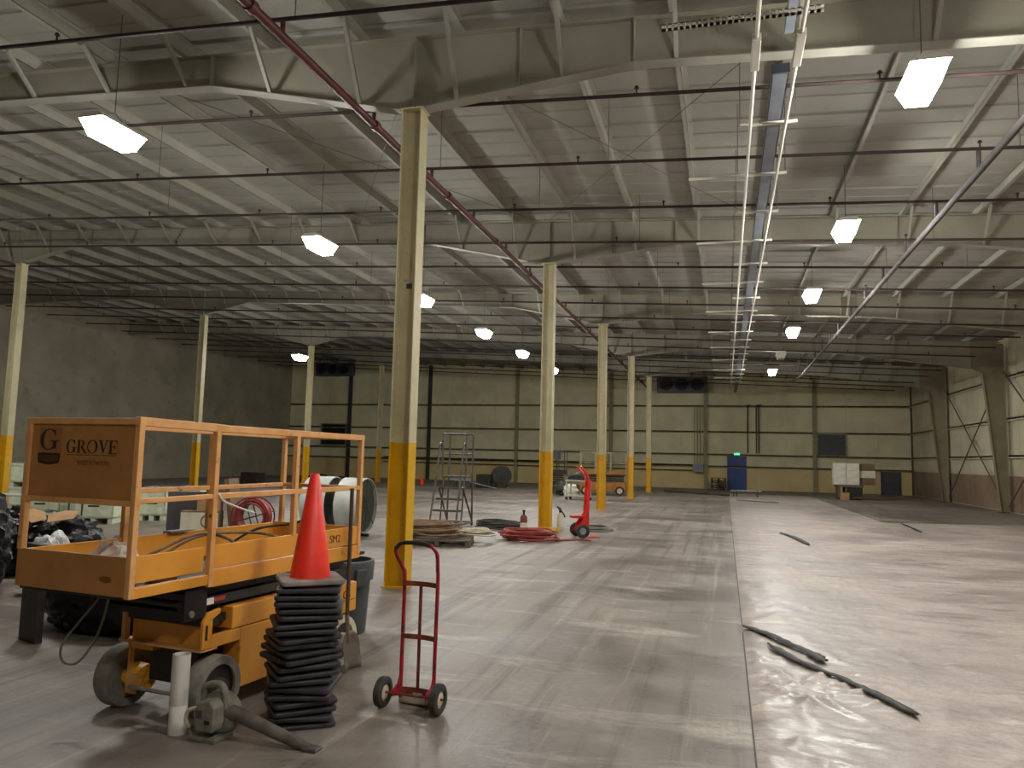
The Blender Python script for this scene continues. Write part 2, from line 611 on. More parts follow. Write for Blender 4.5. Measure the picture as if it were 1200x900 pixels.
# right wall panels and girts
yy = 2.0
while yy < YF - .5:
    y1 = min(yy + 2.1, YF - .05)
    for (z0, z1, mm, nm) in ((0.04, 1.44, 'wainright', 'liner_panel'), (1.5, 2.2, 'wallright', 'insulation_panel'), (2.26, 3.67, 'wallright', 'insulation_panel'),
                             (3.73, 5.34, 'wallright', 'insulation_panel'), (5.4, 6.72, 'wallright', 'insulation_panel')):
        t = 0.03 + 0.01 * random.random()
        bx(XR - t, XR + .02, yy + .012, y1 - .012, z0, z1).build(nm, M[mm], wall_right)
    yy = y1
for z in (2.23, 3.70, 5.37):
    g = MB()
    g.box(XR - .16, XR - .03, 2, YF - .2, z - .035, z + .035).box(XR - .16, XR - .145, 2, YF - .2, z - .09, z + .035)
    g.build('girt', M['wallright'], wall_right)
bx(XR - .05, XR - .02, YF - .5, YF - .04, 0, 6.7).build('corner_trim', M['darksteel'], wall_right)

# ceiling ----------------------------------------------------------
cb = MB()
zl, zr = rafter_top(XL - .2) + .24, rafter_top(XR + .2) + .24
cb.prism([(XL - .2, zl + .06), (XR + .2, zr + .06), (XR + .2, zr + .2), (XL - .2, zl + .2)], YB - .2, YF + .2)
ceiling = struct(cb.build('ceiling', M['ceil']))
pp = MB()
W_ = 1.2
prof = [(0.004, 0.0), (0.03, 0.0), (0.05, -0.03), (0.11, -0.03), (0.13, 0.0), (0.58, 0.0), (0.60, -0.018), (0.66, -0.018), (0.68, 0.0), (W_ - .004, 0.0),
        (W_ - .004, .055), (0.004, .055)]
pv = []
for x, z in ((XL, rafter_top(XL) + .235), (XR, rafter_top(XR) + .235)):
    for (yv, dz) in prof:
        pv.append((x, yv, z + dz))
n = len(prof)
pp.add(pv, [tuple(range(n)), tuple(range(2 * n - 1, n - 1, -1))] + [(i, (i + 1) % n, n + (i + 1) % n, n + i) for i in range(n)])
pm = pp.mesh('roof_panel', M['ceil'])
y = -4.0
while y < YF - .1:
    o = bpy.data.objects.new('roof_panel', pm)
    COL.objects.link(o)
    o.parent = ceiling
    o.location = (0, y, 0)
    y += W_
# Z purlins running the length of the hall
PUR = [-0.6 + 1.45 * k for k in range(-21, 8)]
zm = MB()
zm.box(-.006, .006, -4.0, YF, 0.0, .21).box(-.006, .07, -4.0, YF, .2, .21).box(-.07, .006, -4.0, YF, 0, .01).box(-.07, -.06, -4.0, YF, 0, .03)
pum = zm.mesh('purlin', M['purlin'])
for x in PUR:
    o = bpy.data.objects.new('purlin', pum)
    COL.objects.link(o)
    o.parent = ceiling
    o.location = (x, 0, rafter_top(x) + .012)


# roof beams -------------------------------------------------------
def rafter_bot(x):
    pts = [(-32, 8.0), (-24.2, 8.0), (-20.5, 7.2), (-18.4, 7.66), (-7.4, 7.12), (-4.3, 6.43), (-3.9, 6.43), (-1.1, 6.72), (4.8, 6.42), (9.59, 5.75), (10.6, 5.5)]
    for (a, za), (b, zb) in zip(pts[:-1], pts[1:]):
        if a <= x <= b:
            return za + (zb - za) * (x - a) / (b - a)
    return pts[-1][1]


BX = [-31.9, -24.2, -20.7, -20.3, -18.4, -7.4, -4.3, -3.9, -1.1, 4.8, 9.59]
BORD = ['nearest the camera', 'second from the camera', 'third from the camera', 'fourth from the camera', 'farthest from the camera']
for i, Y in enumerate(FRAMES):
    t = thing('roof_beam', 'deep cream steel roof beam spanning the hall, ' + BORD[i], 'beam', (0, Y, 0), 0, 'roof beams')
    poly = [(x, rafter_bot(x)) for x in BX] + [(x, rafter_top(x)) for x in reversed(BX)]
    MB().prism(poly, -.006, .006).build('web', M['beam'], t)
    fl = MB()
    for a, b in zip(BX[:-1], BX[1:]):
        fl.bar((a, 0, rafter_bot(a)), (b, 0, rafter_bot(b)), .2, .014)
    fl.build('bottom_flange', M['purlin'], t)
    fl = MB()
    fl.bar((BX[0], 0, rafter_top(BX[0])), (10.7, 0, rafter_top(10.7)), .2, .014)
    fl.build('top_flange', M['beam'], t)
    for x in (-24.2, -20.5, -18.4, -12.5, -7.4, -4.1, -2.6, -1.1, 3.6):
        bx(x - .006, x + .006, -.09, .09, rafter_bot(x), rafter_top(x)).build('stiffener', M['beam'], t)
    for x in PUR:
        if -31 < x < 9:
            b = MB()
            b.bar((x + .03, -.62, rafter_top(x) + .05), (x + .03, -.06, rafter_bot(x) + .015), .05, .05)
            b.build('flange_brace', M['purlin'], t)

# thin cross rods under the roof deck in the bays
for (x0, y0, x1, y1) in ((-4.0, 17.2, 0.6, 9.8), (-4.0, 9.8, 0.6, 17.2), (-9, 17.2, -4.4, 9.8), (-9, 9.8, -4.4, 17.2)):
    MB().tube([(x0, y0, rafter_top(x0) - .08), (x1, y1, rafter_top(x1) - .08)], .006, 6).build('brace_rod', M['rod'], ceiling)


# ------------------------------------------------------------------ columns
def hcolumn(x, y, h, label, wx=.28, wy=.24, yz=1.86, num=False):
    t = thing('steel_column', label, 'column', (x, y, 0), 0, 'building columns')
    for (z0, z1, nm, mm) in ((0.02, yz, 'yellow_base', M['yellow']), (yz, h, 'shaft', M['column'])):
        b = MB()
        b.box(-wx / 2, -wx / 2 + .016, -wy / 2, wy / 2, z0, z1)
        b.box(wx / 2 - .016, wx / 2, -wy / 2, wy / 2, z0, z1)
        b.box(-wx / 2 + .016, wx / 2 - .016, -.006, .006, z0, z1)
        b.build(nm, mm, t)
    bx(-wx / 2 - .03, wx / 2 + .03, -wy / 2 - .03, wy / 2 + .03, 0, .02).build('base_plate', M['yellow'], t)
    bx(-wx / 2 - .02, wx / 2 + .02, -wy / 2 - .02, wy / 2 + .02, h - .02, h).build('cap_plate', M['column'], t)
    return t


CL = ['tall cream column with yellow base, nearest one, behind the red hand truck', 'cream column with yellow base standing among the hose coils',
      'cream column with yellow base just right of the bright red tall hand truck', 'cream column with yellow base, fourth of the middle row',
      'cream column with yellow base, farthest of the middle row near the far wall']
for Y, lb in zip(FRAMES, CL):
    t = hcolumn(-4.1, Y, 6.42, lb)
    if Y == 9.3:
        bx(-.03, .05, -.012, -.006, 3.93, 4.0).build('number_tag', M['darksteel'], t)
CL2 = ['dim cream column at the left edge of the picture with yellow base', 'slim cream column behind the lift rail against the dark left wall',
       'slim cream column behind the orange cone in the far left', 'slim pale column with yellow base in front of the dark far left wall']
for Y, lb in zip(FRAMES[1:], CL2):
    hcolumn(-20.5, Y, 7.18, lb, .24, .22, 2.0)

# tapered wall columns at the right
RC = ['tapered frame column on the right wall, beside the camera', 'tapered frame column on the right wall, second bay', 'tapered frame column on the right wall, third bay',
      'wide tapered column on the right wall at the right picture edge', 'dark tapered column on the right wall near the far corner']
for i, Y in enumerate(FRAMES):
    t = thing('wall_column', RC[i], 'column', (0, Y, 0), 0, 'right wall columns')
    MB().prism([(10.5, .02), (10.78, .02), (10.78, 6.75), (9.6, 6.8), (9.6, 5.76), (10.0, 5.55)], -.006, .006).build('web', M['kneecol'], t)
    b = MB()
    b.bar((10.5, 0, .02), (10.0, 0, 5.55), .22, .016, up=(1, 0, 0))
    b.build('inner_flange', M['kneecol'], t)
    bx(10.77, 10.785, -.11, .11, .02, 6.72).build('outer_flange', M['beam'], t)
    bx(10.42, 10.79, -.14, .14, 0, .02).build('base_plate', M['darksteel'], t)
for (ya, yb, lab) in ((34.5, 42.9, 'crossed dark brace rods between the two far right wall columns'), (26.1, 34.5, 'crossed dark brace rods at the right picture edge')):
    t = thing('cross_brace', lab, 'brace', (10.72, ya, 0))
    L_ = yb - ya
    MB().tube([(0, .15, .25), (0, L_ - .15, 5.6)], .03, 6).build('rod', M['rod'], t)
    MB().tube([(.03, .15, 5.6), (.03, L_ - .15, .25)], .03, 6).build('rod', M['rod'], t)


# ------------------------------------------------------------------ ceiling lamps
def lamp(x, y, label, on=True, z=5.9):
    t = thing('ceiling_lamp', label, 'lamp', (x, y, z), 0, 'high bay lamps')
    h = MB()
    h.prism([(-.2, .12), (.2, .12), (.14, .19), (-.14, .19)], -.4, .4)
    h.build('housing', M['lamphouse'], t)
    MB().add([(x, y, -.08) for (x, y) in ((-.12, -.30), (.12, -.30), (.12, .30), (-.12, .30))] + [(x, y, .12) for (x, y) in ((-.19, -.39), (.19, -.39), (.19, .39), (-.19, .39))],
             [(0, 1, 5, 4), (1, 2, 6, 5), (2, 3, 7, 6), (3, 0, 4, 7)]).build('side_lens', M['lampside' if on else 'lampoff'], t)
    bx(-.12, .12, -.30, .30, -.086, -.08).build('diffuser', M['lamp' if on else 'lampoff'], t)
    zz = rafter_top(x) + .02 - z
    MB().tube([(0, -.3, .19), (0, 0, .35)], .005, 5).tube([(0, .3, .19), (0, 0, .35)], .005, 5).tube([(0, 0, .35), (0, 0, zz)], .006, 5).build('hanger', M['rod'], t)


RL = ['big bright lamp at upper right, nearest of the right row', 'bright lamp second of the right row', 'bright lamp third of the right row', 'bright lamp fourth of the right row']
for k in range(4):
    lamp(2.12, 8.98 + 5.6 * k, RL[k])
lamp(2.12, 31.4, 'unlit lamp hanging in the right row before the last one', on=False)
lamp(2.12, 37.0, 'bright lamp farthest of the right row, over the far end')
LL = ['bright slanted lamp at upper left, nearest of the left row', 'bright lamp second of the left row', 'bright lamp just right of the nearest column, third of the left row',
      'bright lamp fourth of the left row', 'bright lamp fifth of the left row', 'bright lamp last of the left row, right of the second column']
for k, yv in enumerate((8.1, 13.6, 19.15, 24.65, 29.85, 35.6)):
    lamp(-8.0, yv, LL[k])
lamp(2.12, 3.38, 'lamp of the right row above and beside the camera, outside the picture')
lamp(2.12, -2.22, 'lamp of the right row behind the camera')
lamp(-18.35, 13.0, 'added unseen lamp in line with the far left row outside the left picture edge')  # unseen lamp, added to brighten the left wall and the bins
lamp(-18.35, 29.95, 'single bright lamp far left, beside the slim column')


# ------------------------------------------------------------------ sprinkler pipes
def branch_z(x):
    return 6.62 - .047 * (x + 4.8)


t = thing('sprinkler_main', 'long dark red sprinkler main running to the far wall, left of the near column', 'pipe', (-4.85, 0, 6.42))
MB().tube([(0, -4, 0), (0, 50.9, 0)], .055, 10).build('pipe', M['redpipe'], t)
for y in range(0, 50, 3):
    MB().lathe([(.0, -.05), (.075, -.05), (.075, .05), (0, .05)], (0, y + .6, 0), 'y', 10).build('coupling', M['redpipe'], t)
BY = [7.2, 9.55, 11.8, 14.07, 16.41, 18.65, 20.94, 23.23, 25.72, 27.8, 30.1, 32.4, 34.9, 37.0, 39.35, 42.3, 44.5, 46.75]
for y in BY:
    MB().tube([(0, y, .03), (0, y, branch_z(-4.85) - 6.42 - .034)], .03, 8).build('riser', M['redpipe'], t)
t = thing('sprinkler_main', 'grey sprinkler main running to the far wall along the right side', 'pipe', (3.48, 0, 5.9))
MB().tube([(0, -4, 0), (0, 38.5, 0)], .05, 10).tube([(0, 38.5, 0), (-.12, 41.5, .1)], .05, 10).build('pipe', M['greypipe'], t)
for y in BY[:13]:
    MB().tube([(0, y, .03), (0, y, branch_z(3.48) - 5.9 - .034)], .032, 8).build('riser', M['greypipe'], t)
for i, y in enumerate(BY):
    t = thing('sprinkler_branch', ORD[i] + ' thin dark sprinkler pipe across the ceiling, counted from the camera', 'pipe', (0, y, 0), 0, 'sprinkler branch pipes')
    xa, xb = -30.5, 9.2
    MB().tube([(xa, 0, branch_z(xa)), (xb, 0, branch_z(xb))], .026, 8).build('pipe', M['pipe'], t)
    if i == 3:
        MB().tube(smooth_path([(5.2, 0, branch_z(5.2)), (5.3, 0, branch_z(5.3) + .02), (5.34, 0, branch_z(5.3) + .12), (5.34, 0, branch_z(5.3) + .42)]), .03, 8).build('bent_riser', M['greypipe'], t)
    x = -28.4 + (i % 2) * 1.2
    while x < 8.8:
        z = branch_z(x)
        b = MB()
        b.tube([(x, 0, z), (x, 0, z + .09)], .012, 6).lathe([(0, z + .09), (.035, z + .09), (.02, z + .12), (0, z + .12)], (x, 0, 0), 'z', 8)
        b.build('sprinkler_head', M['pipe'], t)
        if int((x + 40) / 2.9) % 3 == 0:
            MB().tube([(x + .5, 0, branch_z(x + .5)), (x + .5, 0, rafter_top(x + .5) + .2)], .006, 5).build('hanger', M['rod'], t)
        x += 2.9
# conduit rack
t = thing('conduit_rack', 'pair of white conduits on cross struts running down the ceiling', 'conduit', (0, 0, 6.12))
for x in (.33, .77):
    MB().tube([(x, -4, 0), (x, 50.9, 0)], .022, 8).build('conduit', M['white'], t)
    bx(x - .045, x + .045, 7.9, 8.55, -.045, .045).build('junction_box', M['white'], t, bevel=.008)
k = 0
y = 10.15
while y < 45:
    bx(-.55 if k % 2 else .2, .92, y - .018, y + .018, .022, .06).build('strut', M['white'], t)
    MB().tube([(.2, y, .05), (.2, y, rafter_top(.2) - 6.15 + .1)], .006, 5).tube([(.9, y, .05), (.9, y, rafter_top(.9) - 6.15 + .1)], .006, 5).build('hanger', M['rod'], t)
    y += 1.84
    k += 1
ps = MB()
for i in range(26):
    x0 = -.62 + i * .06
    ps.box(x0, x0 + .04, 7.6, 7.64, .03, .09)
ps.box(-.62, .95, 7.6, 7.64, .03, .045).box(-.62, .95, 7.6, 7.64, .078, .09)
ps.build('perforated_strut', M['white'], t)
t = thing('cable_tray', 'blue grey channel hung between the white conduits', 'tray', (.63, 0, 6.2))
MB().box(-.09, .09, 8.9, 50.5, 0, .008).box(-.09, -.08, 8.9, 50.5, 0, .08).box(.08, .09, 8.9, 50.5, 0, .08).build('channel', M['tray'], t)
bx(-.1, .1, 8.86, 8.9, -.01, .1).build('end_plate', M['evap'], t)
for y in range(9, 49, 3):
    MB().tube([(0, y + .9, .01), (0, y + .9, rafter_top(.63) - 6.4 + .1)], .006, 5).build('hanger', M['rod'], t)
t = thing('cable_tray', 'dark narrow channel above the near end of the white conduits', 'tray', (.72, 0, 6.62))
MB().box(-.05, .05, -4, 8.8, 0, .1).build('channel', M['tray'], t)
for y in (0.5, 4, 7.5):
    MB().tube([(0, y, .1), (0, y, .56)], .006, 5).build('hanger', M['rod'], t)

# ------------------------------------------------------------------ far wall fittings
door = struct(bx(.2, 1.22, YF - .1, YF - .02, 0.0, 2.12).build('door_1', M['blue'], bevel=.005))
MB().box(.12, .2, YF - .14, YF - .02, 0, 2.2).box(1.22, 1.3, YF - .14, YF - .02, 0, 2.2).box(.12, 1.3, YF - .14, YF - .02, 2.12, 2.2).build('door_frame', M['blue'], door)
bx(1.08, 1.16, YF - .16, YF - .1, 1.0, 1.04).build('door_handle', M['steelpipe'], door)
t = thing('exit_sign', 'small glowing green sign above the blue door', 'sign', (.72, YF - .17, 2.2))
bx(-.2, .2, -.04, .02, 0, .16).build('housing', M['elec'], t)
bx(-.17, .17, -.05, -.04, .02, .14).build('lit_face', M['exit'], t)
d2 = struct(bx(9.25, 10.2, YF - .1, YF - .03, 0, 1.42).build('door_2', M['greyblue']))
MB().box(9.17, 9.25, YF - .13, YF - .03, 0, 1.5).box(10.2, 10.28, YF - .13, YF - .03, 0, 1.5).box(9.17, 10.28, YF - .13, YF - .03, 1.42, 1.5).build('door_frame', M['darksteel'], d2)
for i, (x0, x1, z0, z1, mm) in enumerate(((-29.2, -27.2, 2.37, 3.87, 'evapdark'), (5.62, 7.2, 2.32, 3.66, 'greyblue'))):
    wdw = struct(bx(x0, x1, YF - .08, YF - .03, z0, z1).build('window_%d' % (i + 1), M[mm]))
    b = MB()
    b.box(x0 - .06, x0, YF - .17, YF - .03, z0 - .06, z1 + .06).box(x1, x1 + .06, YF - .17, YF - .03, z0 - .06, z1 + .06)
    b.box(x0, x1, YF - .17, YF - .03, z0 - .06, z0).box(x0, x1, YF - .17, YF - .03, z1, z1 + .06)
    b.build('window_frame', M['girt'], wdw)
t = thing('electrical_box', 'grey electrical box on the far wall left of the blue door', 'box', (-1.68, YF - .45, 1.06))
bx(-.35, .32, -.12, .1, 0, .5).build('cabinet', M['elec'], t, bevel=.01)
for x in (-.25, .2):
    bx(x - .03, x + .03, .1, .289, .36, .44).build('bracket', M['girt'], t)
for x in (-.25, -.05, .15):
    MB().tube([(x, 0, .5), (x, 0, 4.2)], .03, 6).build('conduit', M['girt'], t)
for (x, lab) in ((1.39, 'dark vertical pipe on the far wall above the blue door'), (1.92, 'left pipe of the dark pair on the far wall right of the blue door'),
                 (2.07, 'right pipe of the dark pair on the far wall right of the blue door')):
    tag(MB().tube([(x, YF - .22, 2.36), (x, YF - .22, 5.4), (x + .15, YF - .22, 5.45)], .04, 8).build('wall_pipe', M['darksteel']), lab, 'pipe', 'dark wall pipes')
tag(MB().tube([(-24, YF - .24, 1.58), (-1.9, YF - .24, 1.52)], .035, 6).build('wall_pipe', M['darksteel']), 'long dark horizontal pipe along the far wall, upper of two', 'pipe')
tag(MB().tube([(-24, YF - .24, 1.22), (-1.9, YF - .24, 1.16)], .035, 6).build('wall_pipe', M['darksteel']), 'long dark horizontal pipe along the far wall, lower of two', 'pipe')


def evap(x0, x1, z0, z1, lab):
    t = thing('evaporator_unit', lab, 'cooler', ((x0 + x1) / 2, YF - .75, z0))
    W = (x1 - x0) / 2
    H = z1 - z0
    bx(-W, W, -.35, .35, 0, H).build('casing', M['evap'], t, bevel=.02)
    for k in (-1, 0, 1):
        c = k * W * .62
        rr = min(W * .28, H * .44)
        ring = MB().lathe([(rr, -.35), (rr, -.42), (rr * .93, -.42), (rr * .93, -.355)], (c, 0, H / 2), 'y', 24).build('fan_ring', M['evap'], t)
        MB().lathe([(0.001, -.36), (rr * .93, -.36)], (c, 0, H / 2), 'y', 24).build('fan_opening', M['evapdark'], t)
        bl = MB()
        for q in range(4):
            a = q * math.pi / 2 + .4
            bl.bar((c, -.375, H / 2), (c + math.cos(a) * rr * .85, -.375, H / 2 + math.sin(a) * rr * .85), .01, .12, up=(0, 1, 0))
        bl.build('fan_blade', M['fandark'], t)
    for x in (-W + .15, W - .15):
        MB().tube([(x, 0, H), (x, 0, rafter_top((x0 + x1) / 2 + x) - z0 + .24)], .012, 6).build('hanger', M['rod'], t)


evap(-4.3, -1.1, 6.2, 7.2, 'blue grey cooling unit with three fans high on the far wall, centre')
evap(-29.4, -26.5, 7.45, 8.35, 'dim cooling unit with three fans high on the far wall, left corner')


# ------------------------------------------------------------------ scissor lift
def ring_letter(b, cx, cz, rx, rz_, a0, a1, tmin, tmax, y0, y1, n=20):
    # thick-thin arc (serif contrast): thick at the sides, thin at top and bottom
    po, pi = [], []
    for i in range(n + 1):
        a = R(a0 + (a1 - a0) * i / n)
        t = tmin + (tmax - tmin) * abs(math.cos(a)) ** 1.5
        po.append((cx + rx * math.cos(a), cz + rz_ * math.sin(a)))
        pi.append((cx + (rx - t) * math.cos(a), cz + (rz_ - max(tmin, t * .6)) * math.sin(a)))
    for i in range(n):
        b.prism([po[i], po[i + 1], pi[i + 1], pi[i]], y0, y1)


def letter(b, ch, x, z, h, y0, y1, k=1.0):
    """serif capital of height h with its left foot at x; returns advance"""
    n0 = len(b.v)
    adv = _letter(b, ch, x, z, h, y0, y1)
    b.v[n0:] = [(x + (p[0] - x) * k, p[1], p[2]) for p in b.v[n0:]]
    return adv * k


def _letter(b, ch, x, z, h, y0, y1):
    def rect(xa, xb, za, zb):
        b.prism([(x + xa * h, z + za * h), (x + xb * h, z + za * h), (x + xb * h, z + zb * h), (x + xa * h, z + zb * h)], y0, y1)

    def poly(*pts):
        b.prism([(x + p * h, z + q * h) for p, q in pts], y0, y1)
    if ch == 'G':
        ring_letter(b, x + .42 * h, z + .5 * h, .42 * h, .52 * h, 48, 325, .05 * h, .17 * h, y0, y1)
        rect(.62, .79, .06, .42)
        rect(.50, .90, .40, .45)
        poly((.66, .98), (.72, .98), (.74, .68), (.68, .72))
        return .95 * h
    if ch == 'R':
        rect(.08, .25, 0, 1)
        rect(0, .33, 0, .05)
        rect(0, .33, .95, 1)
        ring_letter(b, x + .33 * h, z + .74 * h, .33 * h, .26 * h, -90, 90, .05 * h, .16 * h, y0, y1)
        poly((.34, .48), (.5, .5), (.84, .04), (.92, .04), (.92, 0), (.68, 0))
        return .92 * h
    if ch == 'O':
        ring_letter(b, x + .46 * h, z + .5 * h, .46 * h, .52 * h, -150, 150, .05 * h, .17 * h, y0, y1)
        ring_letter(b, x + .46 * h, z + .5 * h, .46 * h, .52 * h, 150, 210, .03 * h, .07 * h, y0, y1, 6)
        return .98 * h
    if ch == 'V':
        poly((.08, 1), (.27, 1), (.52, .22), (.43, 0))
        poly((.43, 0), (.50, .12), (.80, 1), (.73, 1))
        rect(0, .36, .95, 1)
        rect(.63, .92, .95, 1)
        return .92 * h
    if ch == 'E':
        rect(.08, .25, 0, 1)
        rect(0, .3, 0, .05)
        rect(0, .3, .95, 1)
        rect(.25, .72, .93, 1)
        poly((.66, .93), (.72, .93), (.74, .74), (.70, .74))
        rect(.25, .52, .48, .54)
        rect(.50, .55, .38, .64)
        rect(.25, .72, 0, .05)
        return .8 * h
    return h * .5


def text_mesh(txt, size, name, m, parent, loc, rot, ext=.0015):
    cu = bpy.data.curves.new(name, 'FONT')
    cu.body = txt
    cu.size = size
    cu.extrude = ext
    tmp = bpy.data.objects.new(name, cu)
    COL.objects.link(tmp)
    dg = bpy.context.evaluated_depsgraph_get()
    me = bpy.data.meshes.new_from_object(tmp.evaluated_get(dg))
    bpy.data.objects.remove(tmp)
    me.materials.clear()
    me.materials.append(m)
    o = bpy.data.objects.new(name, me)
    COL.objects.link(o)
    o.parent = parent
    o.location = loc
    o.rotation_euler = rot
    return o


LIFT = (-3.18, 3.57, 0)
LA = R(-6)
lift = thing('scissor_lift', 'orange scissor lift with guard rails and a lettered sign panel in the foreground', 'lift', LIFT, LA)
O, RA = M['orange'], M['rail']
bx(-.87, -.01, .0, 2.40, .86, .885).build('platform_deck', M['black'], lift)
# toe boards
tb = bx(-.9, .0, -.012, .006, .875, 1.095).build('toe_board', M['sign'], lift, bevel=.004)
MB().blob((-.17, -.013, .965), (.045, .0015, .016), 3, .5, 3).build('rust_stain', M['rustspot'], tb)
bx(-.008, .006, .03, .54, .95, 1.10).build('toe_board', O, lift, bevel=.003)
bx(-.03, .012, .0, .6, .865, .925).build('lower_rail', O, lift, bevel=.004)
tm = bx(-.01, .008, .63, 2.27, .96, 1.105).build('toe_board', O, lift, bevel=.003)
bx(-.03, .012, .62, 2.29, .845, .952).build('side_beam', O, lift, bevel=.004)
bx(-.885, -.87, .0, .7, .88, 1.09).build('toe_board', O, lift, bevel=.003)
bx(-.885, -.87, .7, 2.4, .88, 1.09).build('toe_board', O, lift, bevel=.003)
bx(-.87, -.01, 2.27, 2.285, .87, 1.10).build('toe_board', O, lift, bevel=.003)
text_mesh('SM2', .085, 'lettering', M['inkfaint'], tm, (.0095, 1.86, 1.0), (R(90), 0, R(90)))
# posts
for (a, b, z0, z1) in ((0.0, 0.0, .87, 1.86), (-.88, 0.0, 1.09, 1.86), (0.0, .6, .85, 1.84), (0.0, 1.41, 1.10, 1.82), (0, 2.265, .88, 1.84), (-.875, .72, .88, 1.82), (-.875, 2.385, .88, 1.83), (-.875, 1.5, 1.08, 1.82)):
    bx(a - .019, a + .019, b - .019, b + .019, z0, z1).build('post', RA, lift, bevel=.004)
# rails
for (p, q, w_, h_) in (((0, -.02, 1.855), (0, .66, 1.842), .036, .05), ((0, .58, 1.842), (0, 2.285, 1.835), .04, .045), ((-.88, 0, 1.855), (-.875, 2.4, 1.84), .036, .04),
                       ((-.875, 2.385, 1.84), (0, 2.265, 1.835), .036, .04), ((0, .0, 1.405), (0, .62, 1.412), .03, .03), ((0, .62, 1.412), (0, 2.27, 1.42), .034, .036),
                       ((-.875, .02, 1.40), (-.875, .72, 1.40), .03, .03), ((-.875, .72, 1.405), (-.875, 2.39, 1.415), .034, .034), ((-.875, 2.385, 1.415), (0, 2.265, 1.42), .03, .03)):
    MB().bar(p, q, w_, h_).build('rail', RA, lift, bevel=.004)
# sign panel at the near end
sg = bx(-.862, -.018, -.004, .004, 1.405, 1.845).build('sign_panel', M['sign'], lift)
MB().box(-.90, .02, -.02, .02, 1.835, 1.872).build('sign_frame', RA, sg, bevel=.004)
MB().box(-.90, .0, -.018, .018, 1.375, 1.407).build('sign_frame', RA, sg, bevel=.004)
ya, yb = -.0065, -.003
lt = MB()
letter(lt, 'G', -.790, 1.682, .122, ya, yb, 1.42)
lt.build('logo_letter', M['ink'], sg)
bx(-.80, -.612, ya + .002, yb, 1.668, 1.815).build('logo_field', M['signfade'], sg)
em = MB()
em.prism([(-.805, 1.664), (-.612, 1.664), (-.620, 1.650), (-.797, 1.650)], ya, yb)
pts = [(-.797, 1.612)] + [(-.797 + .177 * i / 8, 1.612 - .013 * math.sin(math.pi * i / 8) - .005) for i in range(9)] + [(-.620, 1.612)]
em.prism(pts + [(-.623, 1.618), (-.708, 1.610), (-.794, 1.618)], ya, yb)
em.prism([(-.803, 1.652), (-.792, 1.652), (-.788, 1.612), (-.796, 1.612)], ya, yb).prism([(-.625, 1.652), (-.614, 1.652), (-.621, 1.612), (-.629, 1.612)], ya, yb)
em.build('logo_emblem', M['ink'], sg)
em = MB()
em.prism([(-.793, 1.651), (-.624, 1.651), (-.628, 1.617), (-.708, 1.609), (-.789, 1.617)], ya + .0025, yb + .0005)
em.build('logo_emblem', M['inkfaint'], sg)
lt = MB()
x = -.566
for ch in 'GROVE':
    x += letter(lt, ch, x, 1.667, .076, ya, yb, 1.17) + .001
lt.build('lettering', M['ink'], sg)
bx(-.57, -.165, ya, yb, 1.655, 1.6575).build('underline', M['inkfaint'], sg)
tw = text_mesh('worldwide', .062, 'lettering', M['inkpale'], sg, (-.475, -.005, 1.598), (R(90), 0, 0))
tw.scale.x = .98

# chassis
fr = MB()
fr.prism([(-.70, .585), (-.02, .585), (-.01, .63), (-.01, .72), (-.70, .72)], .448, .462, 'xy')
fr.build('front_plate', RA, lift)
bx(-.66, -.05, .655, .67, .462, .585).build('front_board', O, lift)
bx(-.70, -.67, .60, .64, .462, .65).build('front_upright', RA, lift)
up = MB()
up.prism([(.585, .462), (.665, .462), (.665, .64), (.73, .67), (.73, .70), (.62, .685), (.585, .63)], -.03, -.005, 'yz')
up.build('front_upright', O, lift, bevel=.004)
bx(-.0045, -.001, .605, .622, .52, .61).build('slot', M['black'], lift)
bx(-.035, -.005, .64, .92, .462, .54).build('side_arm', O, lift, bevel=.004)
bx(-.45, -.005, .84, 1.95, .545, .69).build('side_cover', O, lift, bevel=.008)
bx(-.45, -.01, .93, 1.95, .15, .54).build('side_cover', O, lift, bevel=.008)
bx(-.66, -.45, .96, 1.96, .18, .6).build('chassis_body', M['black'], lift)
bx(-.54, -.14, .70, .92, .20, .45).build('drive_housing', M['black'], lift)
MB().tube([(-.6, .60, .17), (-.12, .60, .17)], .014, 8).build('tie_rod', M['tyre'], lift)
bx(-.8, -.12, 1.96, 2.28, .14, .40).build('rear_body', M['black'], lift)
rc = bx(-.40, -.0, 1.98, 2.29, .42, .655).build('rear_cover', O, lift, bevel=.012)
bx(.0, .003, 1.98, 2.29, .515, .52).build('cover_seam', M['rustspot'], rc)
text_mesh('GS', .09, 'lettering', M['inkfaint'], rc, (.0015, 2.09, .535), (R(90), 0, R(90)))
# scissor arms, folded
for i, (uo, z0) in enumerate(((-.06, .72), (-.10, .785), (-.16, .66), (-.80, .72), (-.76, .785), (-.70, .66))):
    a = bx(uo - .02, uo + .02, .44 + .05 * (i % 3), 2.2, z0, z0 + .055).build('scissor_arm', M['black'], lift)
    if i == 0:
        bx(.0201 + uo, .0215 + uo, .56, .70, z0 + .008, z0 + .048).build('warning_label', M['label'], a)
        bx(.0201 + uo, .0215 + uo, .705, .80, z0 + .02, z0 + .045).build('warning_label', M['labelred'], a)
        MB().lathe([(0, .021), (.022, .021), (.022, .034), (0, .034)], (uo, .50, z0 + .03), 'x', 12).build('pivot_pin', M['tyre'], a)
for (v, z) in ((.5, .745), (.56, .69), (.62, .81), (1.3, .745), (2.1, .745)):
    MB().tube([(-.8, v, z), (-.06, v, z)], .02, 10).build('cross_pin', M['darksteel'], lift)
bx(-.74, -.04, .68, .76, .59, .66).build('cross_member', M['black'], lift)
bx(-.74, -.06, .62, 2.2, .60, .65).build('scissor_base', M['black'], lift)
bx(-.035, -.022, .44, .62, .66, .845).build('end_plate', M['black'], lift)
